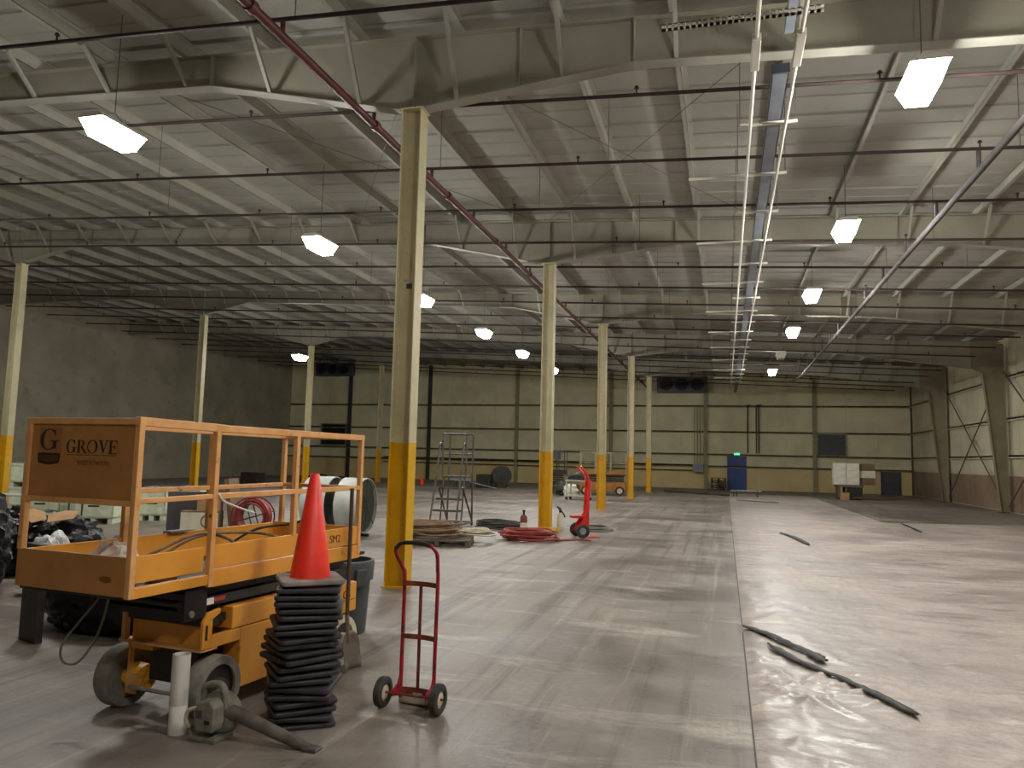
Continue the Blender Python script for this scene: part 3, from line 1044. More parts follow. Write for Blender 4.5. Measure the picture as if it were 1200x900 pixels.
for (zz, vv) in ((.69, .47), (.745, .50), (.80, .46)):
    bx(-.72, -.05, vv, vv + .05, zz - .02, zz + .02).build('scissor_bar', M['black'], lift)
MB().lathe([(0, 0), (.02, 0), (.02, .012), (0, .012)], (-.02, .49, .70), 'x', 12).build('bolt', M['tyre'], lift)
# wheels
def wheel(name_par, cu, cv, cz, rr, wd, tyre, rim, hubm):
    t0 = MB().lathe([(rr * .72, -wd / 2), (rr * .97, -wd / 2), (rr, -wd / 2 + .015), (rr, wd / 2 - .015), (rr * .97, wd / 2), (rr * .72, wd / 2), (rr * .72, -wd / 2)], (cu, cv, cz), 'x', 32).build('wheel', tyre, name_par)
    MB().lathe([(0.001, -wd / 2 + .02), (rr * .73, -wd / 2 + .02), (rr * .73, wd / 2 - .02), (.001, wd / 2 - .02)], (cu, cv, cz), 'x', 24).build('rim', rim, t0)
    MB().lathe([(.001, -wd / 2 - .03), (rr * .3, -wd / 2 - .03), (rr * .34, 0), (rr * .3, wd / 2 + .03), (.001, wd / 2 + .03)], (cu, cv, cz), 'x', 16).build('hub', hubm, t0)


wheel(lift, -.055, .745, .2, .2, .12, M['tyre'], M['black'], M['darksteel'])
wheel(lift, -.77, .715, .2, .2, .12, M['tyre'], M['tyre'], M['hub'])
wheel(lift, -.07, 2.14, .2, .2, .12, M['rim'], M['black'], M['rim'])
wheel(lift, -.76, 2.14, .2, .2, .12, M['rim'], M['black'], M['rim'])
MB().lathe([(.001, .0), (.085, .0), (.09, .02), (.085, .12), (.001, .12)], (-.695, .715, .2), 'x', 20).build('hub_motor', M['hub'], lift)
bx(-.66, -.64, .63, .66, .12, .455).build('wheel_bracket', RA, lift)
bx(-.66, -.57, .625, .635, .12, .25).build('wheel_bracket', RA, lift)
bx(-.64, -.46, .64, .88, .40, .445).build('wheel_bracket', O, lift)
cable = [(-.66, .46, .86), (-.72, .40, .72), (-.80, .34, .58), (-.86, .30, .46), (-.84, .30, .37), (-.76, .33, .36), (-.70, .38, .46), (-.69, .44, .60), (-.67, .47, .80)]


MB().tube(smooth_path(cable), .008, 6).build('hanging_cable', M['hosegrey'], lift)

# clutter in the lift platform
LM = Matrix.Translation(LIFT) @ Matrix.Rotation(LA, 4, 'Z')


def lw(a, b, z):
    return tuple(LM @ Vector((a, b, z)))


tag(MB().blob((0, 0, 0.12), (.14, .08, .13), 4, .4, 2.2, 3, flat=0.0, wr=.3).build('rag', M['rag'], loc=lw(-.30, .17, .888)), 'crumpled dusty white rag heap at the near end of the lift platform', 'rag')
tag(MB().blob((0, 0, 0.05), (.09, .09, .08), 4, .4, 2.4, 8, flat=0.0, wr=.25).build('rag', M['rag'], loc=lw(-.22, .44, .888)), 'small crumpled rag behind the short right toe board of the lift', 'rag')
for i, (pts, mm, lab) in enumerate((
        ([(-.75, .5, .90), (-.6, .7, 1.0), (-.45, .95, 1.12), (-.3, 1.1, 1.08), (-.2, 1.2, .95)], 'hosetan', 'brown cord arched over the near middle of the lift platform'),
        ([(-.80, .9, .90), (-.65, 1.1, 1.06), (-.5, 1.3, 1.10), (-.3, 1.6, 1.06), (-.2, 1.8, .9)], 'hosetan', 'brown cord arched over the centre of the lift platform'),
        ([(-.78, 1.5, .90), (-.6, 1.7, 1.08), (-.45, 2.0, 1.12), (-.4, 2.2, 1.15), (-.39, 2.25, .9)], 'hoseblack', 'dark cord bent over at the far end of the lift platform'))):
    wp = [lw(*p) for p in pts]
    tag(MB().tube(smooth_path(wp), .011, 6).build('cord', M[mm]), lab, 'cord')
t = tag(MB().box(-.045, -.028, -.09, .09, -.075, .012).box(-.045, .03, -.09, .09, .003, .014).build('grey_pad', M['tray'], loc=lw(-.86, 1.18, 1.092), rz=LA), 'grey pad hung over the left toe board of the lift', 'pad')
MB().tube(smooth_path([(.02, .62, 1.43), (.03, .66, 1.38), (.04, .80, 1.33), (.03, .95, 1.29)]), .007, 6).build('strap', M['white'], lift)

# ------------------------------------------------------------------ cone stack
cm_base = MB()
q_ = .198
cm_base.prism([(-q_ + .02, -q_), (q_ - .02, -q_), (q_, -q_ + .02), (q_, q_ - .02), (q_ - .02, q_), (-q_ + .02, q_), (-q_, q_ - .02), (-q_, -q_ + .02)], 0, .03, 'xy')
cm_body = MB().lathe([(.132, .028), (.128, .05), (.03, .69), (.024, .695), (.024, .685), (.124, .05), (.128, .028)], n=28)
base_me = cm_base.mesh('base', M['conebase'])
base_top_me = cm_base.mesh('base', M['conedust'])
body_me = cm_body.mesh('cone_body', M['cone'])
collar_me = MB().lathe([(.132, .028), (.13, .034), (.122, .034), (.122, .028), (.132, .028)], n=28).mesh('cone_body', M['cone'])
NC = 21
CX, CY = -2.62, 4.50
for i in range(NC):
    k = NC - 1 - i   # 0 is topmost
    top = (k == 0)
    lab = 'orange red traffic cone with dusty base on top of the cone stack' if top else ORD[k] + ' black cone base from the top of the cone stack'
    dx = .012 * math.sin(i * 1.7) + .018 * (1 if i > 14 else -1 if 5 < i < 13 else 0) + random.uniform(-.012, .012)
    t = thing('traffic_cone', lab, 'cone', (CX + dx, CY + random.uniform(-.01, .01), i * .0435), R(36 + random.uniform(-12, 12) + (30 if i in (9, 10) else -20 if i in (4, 5) else 0)), 'stacked traffic cones')
    o = bpy.data.objects.new('base', base_top_me if top else base_me)
    COL.objects.link(o)
    o.parent = t
    if i not in (0, NC - 1):
        o.rotation_euler = (random.uniform(-.018, .018), random.uniform(-.018, .018), 0)
    bv = o.modifiers.new('bevel', 'BEVEL'); bv.width = .009; bv.segments = 2; bv.limit_method = 'ANGLE'
    o = bpy.data.objects.new('cone_body', body_me if top else collar_me)
    COL.objects.link(o)
    o.parent = t

# white tube
t = thing('cardboard_tube', 'white cardboard tube standing upright before the lift front wheels', 'tube', (-3.187, 4.05, 0))
MB().lathe([(.053, 0), (.053, .165), (.0515, .168), (.053, .171), (.053, .465), (.044, .465), (.044, 0), (.053, 0)], n=32).build('wall', M['tube'], t)

# ------------------------------------------------------------------ blower
t = thing('leaf_blower', 'dusty grey hand blower with long dark nozzle lying by the cone stack', 'blower', (-2.935, 4.06, 0), R(-4))
t.scale = (.93, .93, .93)
MB().lathe([(.001, -.07), (.11, -.07), (.135, -.04), (.14, .02), (.12, .06), (.001, .06)], (0, .05, .145), 'y', 24).build('fan_housing', M['blower'], t)
b = MB()
b.prism([(-.06, .07), (.075, .07), (.09, .12), (.09, .22), (.05, .265), (-.04, .25), (-.075, .18)], -.12, -.02)
b.build('engine_cover', M['blower'], t, bevel=.012)
bx(.02, .06, -.123, -.118, .12, .145).build('exhaust_port', M['black'], t)
bx(-.05, .0, -.122, -.119, .15, .2).build('cover_vent', M['blowertube'], t)
MB().tube(smooth_path([(-.09, .0, .22), (-.09, .0, .30), (-.03, .0, .33), (.04, .0, .33), (.07, .0, .28), (.08, .0, .21)]), .022, 10).build('handle', M['blower'], t)
MB().tube(smooth_path([(-.06, -.08, .2), (-.13, -.09, .18), (-.15, -.09, .12), (-.11, -.1, .08)]), .013, 8).build('fuel_line', M['rim'], t)
MB().box(-.10, .09, -.1, .08, 0.0, .03).build('foot', M['blower'], t, bevel=.008)
MB().tube([(.09, .02, .17), (.16, .02, .16), (.30, .03, .12), (.46, .04, .075), (.60, .05, .035), (.68, .06, .020)], [.048, .046, .042, .038, .034, .022], 16).build('nozzle_tube', M['blowertube'], t)
MB().box(.64, .745, .02, .1, .003, .026).build('nozzle_tip', M['blowertube'], t, bevel=.008)


# ------------------------------------------------------------------ hand truck
def arc(c, r_, a0, a1, ax, ay, n=6):
    return [Vector(c) + Vector(ax) * r_ * math.cos(R(a0 + (a1 - a0) * i / n)) + Vector(ay) * r_ * math.sin(R(a0 + (a1 - a0) * i / n)) for i in range(n + 1)]


ht = thing('hand_truck', 'worn dark red two wheeled hand truck standing in the foreground', 'hand truck', (-2.03, 4.97, 0), R(-4))
ht.scale = (1, 1, .965)
path = [(-.125, .02, .05), (-.125, .025, .40), (-.128, .03, .88), (-.13, -.0, .98), (-.145, -.06, 1.06)]
full = smooth_path([(-.125, .02, .05), (-.125, .025, .45), (-.127, .03, .88), (-.132, .01, .95), (-.155, -.05, 1.05), (-.15, -.07, 1.10), (-.115, -.075, 1.135), (-.05, -.075, 1.145),
                    (.05, -.075, 1.145), (.115, -.075, 1.13), (.15, -.07, 1.095), (.155, -.05, 1.05), (.132, .01, .95), (.127, .03, .88), (.125, .025, .45), (.125, .02, .05)], 5)
MB().tube(full, .0135, 10).build('frame', M['redpaint'], ht)
MB().tube(smooth_path([(-.15, -.07, 1.10), (-.115, -.075, 1.135), (-.05, -.075, 1.145), (.05, -.075, 1.145), (.115, -.075, 1.13)]), .0155, 10).build('grip', M['grip'], ht)
for z in (.845, .475, .10):
    cbm = MB()
    n = 8
    for i in range(n):
        a, b_ = -.13 + .26 * i / n, -.13 + .26 * (i + 1) / n
        f_ = lambda q: .03 + .025 * (1 - (q / .13) ** 2)
        cbm.bar((a, f_(a) - .02, z), (b_, f_(b_) - .02, z), .006, .035 if z > .2 else .05)
    cbm.build('cross_strap', M['rustred'], ht)
bx(-.011, .011, .028, .034, .09, .85).build('centre_strap', M['rustred'], ht)
MB().box(-.14, .14, .03, .24, .008, .016).box(-.14, .14, .03, .036, .008, .09).build('toe_plate', M['plate'], ht)
for sx in (-1, 1):
    b = MB()
    b.prism([(.03, .06), (.03, .26), (-.02, .16), (-.10, .13), (-.10, .09)], sx * .125 - .004, sx * .125 + .004, 'yz')
    b.build('axle_bracket', M['redpaint'], ht)
MB().tube([(-.24, -.08, .105), (.24, -.08, .105)], .009, 8).build('axle', M['rustred'], ht)
for sx in (-1, 1):
    wm = MB().lathe([(.06, -.026), (.085, -.03), (.102, -.02), (.105, 0), (.102, .02), (.085, .03), (.06, .026), (.06, -.026)], (sx * .205, -.08, .105), 'x', 28).build('wheel', M['tyredark'], ht)
    MB().lathe([(.001, -.02), (.03, -.022), (.06, -.012), (.06, .012), (.03, .022), (.001, .02)], (sx * .205, -.08, .105), 'x', 20).build('rim', M['rim'], wm)

# ------------------------------------------------------------------ shovel, bin
t = thing('shovel', 'long handled shovel leaning on the far corner of the orange lift', 'shovel', lw(.10, 2.08, 0), LA)
blade = []
nu, nv = 7, 8
for j in range(nv):
    for i in range(nu):
        a = (i / (nu - 1) - .5)
        hgt = j / (nv - 1)
        wd = .23 * (1 if hgt < .8 else 1 - (hgt - .8) * 2.5)
        blade.append((.0 - hgt * .04 + .035 * (4 * a * a) * (1 - .3 * hgt), a * wd, .005 + hgt * .29))
b = MB()
b.add(blade, [(j * nu + i, j * nu + i + 1, (j + 1) * nu + i + 1, (j + 1) * nu + i) for j in range(nv - 1) for i in range(nu - 1)], True)
bo = b.build('blade', M['shovel'], t)
so = bo.modifiers.new('solid', 'SOLIDIFY'); so.thickness = .004
MB().tube([(-.03, 0, .2), (-.045, 0, .42)], [.02, .018], 10).build('socket', M['shovel'], t)
MB().tube([(-.045, 0, .40), (-.062, .02, 1.42)], .0165, 10).build('handle', M['wood'], t)

t = thing('rubbish_bin', 'dark grey round plastic bin behind the far end of the lift', 'bin', (-3.56, 6.78, 0))
MB().lathe([(.0, 0), (.225, 0), (.23, .01), (.265, .60), (.265, .61), (.26, .61), (.222, .02), (0, .02)], n=32).build('body', M['can'], t)
MB().lathe([(.268, .50), (.285, .50), (.295, .66), (.285, .685), (.262, .685), (.262, .60), (.268, .50)], n=32).build('rim', M['can'], t)
for a in (-30, 150):
    c, s = math.cos(R(a)), math.sin(R(a))
    b = MB()
    b.box(.285, .325, -.06, .06, .46, .62, rot=Matrix.Rotation(R(a), 3, 'Z'), about=(0, 0, 0))
    b.build('handle', M['can'], t, bevel=.01)

# ------------------------------------------------------------------ bags and heap left of / behind the lift
BAGS = [((-8.75, 6.95, 0), (.72, .55, 1.2), 'large black plastic bag heap at the left picture edge'),
        ((-9.0, 8.35, 0), (.92, .5, .82), 'black plastic bag with shiny folds seen below the sign panel'),
        ((-5.62, 6.15, 0), (.80, .42, .78), 'black bag slumped on the floor under the lift front')]
for i, (c, rd, lab) in enumerate(BAGS):
    tag(MB().blob((0, 0, rd[2] * .45), (rd[0], rd[1], rd[2] * .55), 5, .22, 1.8, i + 2, flat=0.0, wr=.22).build('trash_bag', M['bag'], loc=c), lab, 'bag', 'black bags')
tag(bx(-.16, .16, -.03, .03, 0, .84, rot=Matrix.Rotation(R(0), 3, 'Z')).build('dark_board', M['black'], loc=(-5.87, 5.46, 0), rz=R(-20)), 'black board standing on edge under the left of the lift platform', 'board')
tag(MB().blob((0, 0, .3), (.27, .22, .36), 4, .3, 2, 21, flat=0, wr=.3).build('grey_bag', M['greybag'], loc=(-7.55, 7.2, 0)), 'crumpled clear grey plastic bag beside the black bags', 'film')
for i, (p, rx, lab) in enumerate((((-8.72, 8.02, .80), .3, 'tan cardboard flap on the black bags, left piece'), ((-8.35, 8.10, .80), -.2, 'tan cardboard flap on the black bags, right piece'))):
    tag(MB().prism([(-.17, -.1), (.12, -.13), (.2, .02), (.05, .12), (-.15, .1)], 0, .008, 'xy').build('cardboard_piece', M['card'], loc=p), lab, 'cardboard')
    bpy.context.view_layer.objects.active = None
    COL.objects[-1].rotation_euler = (R(25), rx, i * .8)


# ------------------------------------------------------------------ pale bins behind the lift
def bulk_bin(loc, rz, w_, d_, h_, lab):
    t = thing('bulk_bin', lab, 'bin', loc, rz, 'pale bulk bins')
    b = MB()
    b.box(-w_ / 2, w_ / 2, -d_ / 2, -d_ / 2 + .03, .12, h_).box(-w_ / 2, w_ / 2, d_ / 2 - .03, d_ / 2, .12, h_)
    b.box(-w_ / 2, -w_ / 2 + .03, -d_ / 2, d_ / 2, .12, h_).box(w_ / 2 - .03, w_ / 2, -d_ / 2, d_ / 2, .12, h_).box(-w_ / 2, w_ / 2, -d_ / 2, d_ / 2, .12, .16)
    b.build('walls', M['bin'], t)
    MB().box(-w_ / 2 - .015, w_ / 2 + .015, -d_ / 2 - .015, -d_ / 2 + .03, h_ - .06, h_).box(-w_ / 2 - .015, w_ / 2 + .015, d_ / 2 - .03, d_ / 2 + .015, h_ - .06, h_) \
        .box(-w_ / 2 - .015, -w_ / 2 + .03, -d_ / 2, d_ / 2, h_ - .06, h_).box(w_ / 2 - .03, w_ / 2 + .015, -d_ / 2, d_ / 2, h_ - .06, h_).build('rim', M['bin'], t)
    for x in (-w_ / 2 + .06, 0, w_ / 2 - .06):
        bx(x - .05, x + .05, -d_ / 2 + .01, d_ / 2 - .01, 0, .12).build('foot', M['bin'], t)
    bx(-.12, .12, -d_ / 2 - .004, -d_ / 2, h_ * .5, h_ * .55).build('hand_slot', M['black'], t)


bulk_bin((-15.1, 14.3, 0), R(22), .85, 1.0, .78, 'pale green bulk bin behind the black bags, leftmost of the row')
bulk_bin((-13.85, 14.55, 0), R(22), .85, 1.0, .75, 'pale green bulk bin seen below the sign panel, second of the row')
bulk_bin((-13.35, 15.75, 0), R(22), .62, .9, .78, 'pale green bulk bin just right of the near lift post')
bulk_bin((-12.75, 16.25, 0), R(22), .55, .9, .80, 'pale green bulk bin left of the dark grey board')
bulk_bin((-17.9, 16.6, 0), R(15), 1.1, 1.0, .62, 'tall grey green bin at far left, lower of two')
bulk_bin((-17.9, 16.6, .62), R(15), 1.1, 1.0, .62, 'tall grey green bin at far left, upper of two')
# white top table strip at the far left
t = thing('folding_table', 'long pale table top beyond the black bags at left', 'table', (-13.2, 12.0, 0), R(18))
bx(-2.0, 1.1, -.3, .3, .72, .75).build('table_top', M['cart'], t)
for sx in (-1.8, .9):
    for sy in (-.25, .25):
        MB().tube([(sx, sy, 0), (sx, sy, .72)], .018, 8).build('leg', M['darksteel'], t)

# dark board, cartons, reel
tag(bx(-.47, .47, -.02, .02, 0, .86).build('dark_board', M['greypanel'], loc=(-10.35, 13.2, 0), rz=R(38)), 'large dark grey board standing behind the lift platform', 'board')
t = thing('carton', 'pale carton with a round printed mark behind the lift, lower one', 'carton', (-9.86, 12.86, 0.0), R(22))
bx(-.36, .36, -.17, .17, 0.0, .52).build('box', M['carddark'], t)
bx(-.35, .35, -.174, -.17, .17, .50).build('printed_side', M['cardpale'], t)
MB().lathe([(.10, -.178), (.13, -.178), (.13, -.174), (.10, -.174), (.10, -.178)], (.15, 0, .33), 'y', 24).build('round_mark', M['carddark'], t)
tag(bx(-.2, .2, -.15, .15, 0, .26).build('carton', M['card'], loc=(-9.72, 12.9, .525), rz=R(20)), 'small plain carton on top of the pale printed carton', 'carton')
tag(bx(-.04, .04, -.35, .35, 0, 1.15, rot=Matrix.Rotation(R(-8), 3, 'Y')).build('brown_board', M['carddark'], loc=(-9.5, 13.35, .005), rz=R(20)), 'brown board leaning beside the red hose reel', 'board')


def coil(b, c, r0, r1, n, hr, lift_=.0, seed=0, tilt=None):
    rng = random.Random(seed)
    for i in range(n):
        rr = r0 + (r1 - r0) * rng.random()
        ox, oy = rng.uniform(-.07, .07), rng.uniform(-.07, .07)
        zz = hr + lift_ * i
        pts = [Vector((c[0] + ox + rr * math.cos(a) * (1 + .08 * math.sin(a * 2 + i)), c[1] + oy + rr * .9 * math.sin(a), c[2] + zz + .5 * hr * math.sin(a * 3 + i))) for a in [2 * math.pi * k / 26 for k in range(26)]]
        b.tube(pts, hr, 6, closed=True)
    return b


t = thing('hose_reel', 'red hose reel with side discs standing behind the lift', 'reel', (-8.95, 13.2, 0), R(12))
for sy in (-.16, .16):
    MB().lathe([(.36, sy - .012), (.385, sy - .012), (.385, sy + .012), (.36, sy + .012), (.36, sy - .012)], (0, 0, .42), 'y', 28).build('side_ring', M['redpaint'], t)
    s_ = MB()
    for q in range(4):
        a = q * math.pi / 2 + .3
        s_.bar((0, sy, .42), (.37 * math.cos(a), sy, .42 + .37 * math.sin(a)), .015, .03, up=(0, 1, 0))
    s_.build('spoke', M['darksteel'], t)
hz = MB()
for i in range(7):
    hz.tube([(.27 * math.cos(a), -.13 + i * .043, .42 + .27 * math.sin(a)) for a in [2 * math.pi * k / 24 for k in range(24)]], .022, 6, closed=True)
for i in range(6):
    hz.tube([(.325 * math.cos(a), -.11 + i * .043, .42 + .325 * math.sin(a)) for a in [2 * math.pi * k / 24 for k in range(24)]], .024, 6, closed=True)
hz.build('wound_hose', M['hosered'], t)
MB().box(-.3, -.26, -.18, .18, 0, .1).box(.26, .3, -.18, .18, 0, .1).box(-.3, .3, -.19, -.165, 0, .04).box(-.3, .3, .165, .19, 0, .04).build('stand', M['redpaint'], t)

# far left small junk
tag(bx(-.5, .5, -.35, .35, 0, .62).build('black_box', M['black'], loc=(-23.6, 34.6, 0), bevel=.02), 'black box by the dark left wall', 'box')
hz = MB()
coil(hz, (0, 0, 0), .35, .6, 7, .025, .03, 5)
tag(hz.build('cable_coil', M['hoseblack'], loc=(-20.0, 25.1, 0)), 'black cable coil at the foot of the slim left column', 'cable')
for i, (x, y, s_, lab) in enumerate(((-22.2, 38.5, .5, 'dark lump of scrap by the left wall, left one'), (-21.0, 39.5, .4, 'dark lump of scrap by the left wall, right one'))):
    tag(MB().blob((0, 0, s_ * .4), (s_ * 1.4, s_, s_ * .6), 3, .5, 2, i + 40, flat=0, wr=.4).build('scrap_heap', M['black'], loc=(x, y, 0)), lab, 'scrap')
t = thing('traffic_cone', 'small orange cone far off beside the nearest column', 'cone', (-16.9, 41.2, 0))
t.scale = (.7, .7, .7)
bx(-.25, .25, -.25, .25, 0, .04).build('base', M['conebase'], t)
MB().lathe([(.2, .04), (.16, .3), (.06, .72), (.001, .73)], n=16).build('cone_body', M['cone'], t)


# ------------------------------------------------------------------ drum fans
def drum_fan(loc, rz, rr, dp, lab, shell='fanwhite', face='fandark'):
    t = thing('drum_fan', lab, 'fan', loc, rz, 'drum fans')
    cz = rr + .09
    MB().lathe([(rr * .97, -dp / 2), (rr, -dp / 2), (rr, dp / 2), (rr * .97, dp / 2), (rr * .97, -dp / 2)], (0, 0, cz), 'x', 40).build('drum', M[shell], t)
    g = MB()
    for sx in (-1, 1):
        for q in range(1, 9):
            g.lathe([(rr * .97 * q / 8 - .006, sx * (dp / 2 - .01)), (rr * .97 * q / 8 + .004, sx * (dp / 2 - .01))], (0, 0, cz), 'x', 32)
        for q in range(8):
            a = q * math.pi / 4
            g.bar((sx * (dp / 2 - .01), 0, cz), (sx * (dp / 2 - .01), rr * .97 * math.cos(a), cz + rr * .97 * math.sin(a)), .012, .012)
    g.build('grille', M['darksteel'], t)
    MB().lathe([(.001, dp * .36), (rr * .95, dp * .36)], (0, 0, cz), 'x', 32).build('back_shroud', M[face], t)
    MB().lathe([(.001, dp * .45), (rr * .08, dp * .45), (rr * .09, dp * .36)], (0, 0, cz), 'x', 16).build('motor', M['tyre'], t)
    for q in range(5):
        a = q * 2 * math.pi / 5
        b = MB()
        b.bar((-dp * .15, .1 * math.cos(a), cz + .1 * math.sin(a)), (-dp * .15, rr * .85 * math.cos(a), cz + rr * .85 * math.sin(a)), .04, rr * .35, up=(1, .5, 0))
        b.build('blade', M[face], t)
    MB().tube([(0, -rr * .7, .12), (0, rr * .7, .12)], .03, 8).tube([(dp * .4, -rr * .5, .03), (-dp * .4, -rr * .5, .03)], .03, 8).tube([(dp * .4, rr * .5, .03), (-dp * .4, rr * .5, .03)], .03, 8) \
        .bar((0, -rr * .6, .03), (0, -rr * .6, .3), .05, .05).bar((0, rr * .6, .03), (0, rr * .6, .3), .05, .05).build('stand', M['darksteel'], t)


drum_fan((-7.32, 14.35, 0), R(3), .56, .48, 'white drum fan with dark face, right one beside the lift end')
drum_fan((-8.2, 14.6, 0), R(3), .56, .55, 'white drum fan behind the orange cone, left one of the pair')
drum_fan((-12.4, 42.2, 0), R(-60), .56, .5, 'dark drum fan by the far wall behind the rolling ladder', 'carddark', 'fandark')

# ------------------------------------------------------------------ rolling ladder
t = thing('rolling_ladder', 'grey rolling stair ladder with handrails beyond the nearest column', 'ladder', (-6.42, 17.0, 0))
LD = M['ladder']
W2 = .33
for i in range(5):
    z = .16 + .265 * i
    d = .02 + .17 * i
    b = MB()
    b.box(-W2 + .02 * i * .3, W2 - .02 * i * .3, d, d + (.2 if i < 4 else .55), z - .045, z)
    b.build('step', LD, t)
for sx in (-1, 1):
    MB().tube([(sx * W2, 0, 0.0), (sx * W2, .04, .16), (sx * (W2 - .02), .34, 1.22), (sx * (W2 - .02), .5, 1.98), (sx * (W2 - .02), .56, 2.02), (sx * (W2 - .02), .62, 1.95)], .024, 8).build('front_rail', LD, t)
    MB().tube([(sx * W2, .02, .08), (sx * W2, 1.2, .08)], .022, 8).build('base_rail', LD, t)
    MB().tube([(sx * W2, 1.2, .03), (sx * (W2 - .02), 1.2, 1.22), (sx * (W2 - .02), 1.22, 2.22)], .024, 8).build('rear_leg', LD, t)
    MB().tube([(sx * (W2 - .02), .72, 1.22), (sx * (W2 - .02), .72, 2.25), (sx * (W2 - .02), 1.22, 2.25)], .022, 8).build('guard_post', LD, t)
    MB().tube([(sx * (W2 - .02), .72, 1.75), (sx * (W2 - .02), 1.22, 1.75)], .019, 8).build('guard_rail', LD, t)
    MB().tube([(sx * W2, 1.2, .12), (sx * (W2 - .02), .5, .95)], .022, 8).build('diagonal_brace', LD, t)
    MB().tube([(sx * (W2 - .06), .55, .08), (sx * (W2 - .06), .75, 1.2)], .019, 8).build('middle_leg', LD, t)
    MB().lathe([(.001, -.015), (.05, -.015), (.05, .015), (.001, .015)], (sx * W2, 1.2, .05), 'x', 16).build('caster', M['tyredark'], t)
MB().tube([(-W2 + .02, .72, 2.25), (W2 - .02, .72, 2.25)], .022, 8).build('guard_rail', LD, t)
MB().tube([(-W2 + .02, 1.22, 2.25), (W2 - .02, 1.22, 2.25)], .022, 8).build('guard_rail', LD, t)
MB().tube([(-W2 + .02, 1.22, 1.75), (W2 - .02, 1.22, 1.75)], .019, 8).build('guard_rail', LD, t)
MB().tube([(-W2, 1.2, .08), (W2, 1.2, .08)], .022, 8).tube([(-W2, .02, .12), (W2, .02, .12)], .022, 8).build('base_rail', LD, t)

# ------------------------------------------------------------------ pallet and hose coils
t = thing('wooden_pallet', 'worn wooden pallet under the tan hose coil', 'pallet', (-5.35, 14.1, 0), R(14))
for k in range(7):
    bx(-.62, .62, -.5 + k * .165 - .055, -.5 + k * .165 + .055, .105, .125).build('slat', M['palletwood'], t)
for x in (-.57, 0, .57):
    bx(x - .04, x + .04, -.55, .55, .02, .105).build('stringer', M['palletwood'], t)
for k in (-.45, 0, .45):
    bx(-.62, .62, k - .06, k + .06, 0, .02).build('slat', M['palletwood'], t)


def hose(name, c, r0, r1, n, hr, lf, seed, m, lab, cat='hose'):
    b = MB()
    coil(b, (0, 0, 0), r0, r1, n, hr, lf, seed)
    return tag(b.build(name, m, loc=c), lab, cat, 'hose coils on the floor')


hose('hose_coil', (-5.5, 14.1, .15), .38, .56, 13, .018, .02, 1, M['hosetan'], 'large tan hose coil lying on the wooden pallet')
hose('hose_coil', (-4.83, 14.7, .15), .25, .36, 5, .018, .02, 2, M['rim'], 'small pale cord coil at the right end of the pallet')
hose('hose_coil', (-5.25, 17.75, 0), .38, .62, 9, .022, .018, 3, M['hoseblack'], 'black hose pile on the floor behind the red coil')
hose('hose_coil', (-3.95, 15.55, 0), .30, .58, 12, .02, .017, 4, M['hosered'], 'red hose coil on the floor left of the second column')
hose('hose_coil', (-3.1, 18.35, 0), .3, .5, 6, .02, .015, 6, M['hosegrey'], 'grey hose coil on the floor right of the second column')
hose('hose_coil', (-3.95, 17.25, .02), .2, .33, 6, .016, .012, 11, M['yellowcord'], 'yellow cord coil at the foot of the second column', 'cord')
tag(MB().tube(smooth_path([(-3.4, 15.6, .02), (-3.1, 15.9, .02), (-2.9, 16.0, .02), (-2.7, 15.9, .02)]), .018, 6).build('hose_end', M['hosered']), 'red hose end trailing right of the red coil', 'hose')

# canisters by the second column
t = thing('canister', 'small red and white canister with dark valve left of the second column', 'canister', (-4.45, 17.05, 0))
t.scale = (.9, .9, .85)
MB().lathe([(0, 0), (.085, 0), (.09, .02), (.09, .26), (.085, .27)], n=20).build('lower_body', M['rag'], t)
MB().lathe([(.088, .27), (.09, .28), (.09, .42), (.05, .48), (0, .48)], n=20).build('upper_body', M['rustred'], t)
MB().lathe([(0, .48), (.03, .48), (.03, .56), (.04, .57), (.04, .60), (0, .61)], n=12).build('valve', M['black'], t)
t = thing('canister', 'white canister with black hose right of the second column', 'canister', (-3.80, 18.0, 0))
t.scale = (.8, .8, .85)
MB().lathe([(0, 0), (.1, 0), (.105, .02), (.1, .42), (.04, .5), (0, .5)], n=20).build('body', M['whitebox'], t)
MB().lathe([(0, .5), (.035, .5), (.035, .62), (0, .63)], n=12).build('valve', M['black'], t)
MB().tube(smooth_path([(0, 0, .6), (-.08, -.06, .66), (.1, -.1, .5), (.17, -.1, .38)]), .022, 8).build('hose', M['hoseblack'], t)

# ------------------------------------------------------------------ tall red hand truck
t = thing('hand_truck', 'bright red tall hand truck with black wheels by the second column', 'hand truck', (-2.98, 16.75, 0), R(-62))
RB = M['redbright']
for sx in (-1, 1):
    MB().bar((sx * .10, 0, .05), (sx * .10, .06, 1.22), .045, .06).build('rail', RB, t)
    MB().tube([(sx * .10, .06, 1.2), (sx * .13, .0, 1.36), (sx * .16, -.16, 1.55)], .02, 8).build('handle', M['redbright'] if sx < 0 else M['cone'], t)
    b = MB()
    b.prism([(-.2, .12), (.04, .1), (.05, .55), (-.02, .5), (-.16, .3)], sx * .15 - .006, sx * .15 + .006, 'yz')
    b.build('side_plate', RB, t)
    wm = MB().lathe([(.075, -.03), (.13, -.035), (.15, -.02), (.152, 0), (.15, .02), (.13, .035), (.075, .03), (.075, -.03)], (sx * .235, -.12, .152), 'x', 24).build('wheel', M['tyredark'], t)
    MB().lathe([(.001, -.02), (.075, -.02), (.075, .02), (.001, .02)], (sx * .235, -.12, .152), 'x', 18).build('rim', M['elec'], wm)
for z in (.35, .8, 1.2):
    bx(-.12, .12, .0 + z * .05, .02 + z * .05, z - .04, z + .04).build('cross_bar', RB, t)
bx(-.08, .08, -.02, .04, .2, .5).build('centre_box', RB, t, bevel=.01)
MB().box(-.2, .2, .03, .28, .004, .016).build('toe_plate', RB, t)
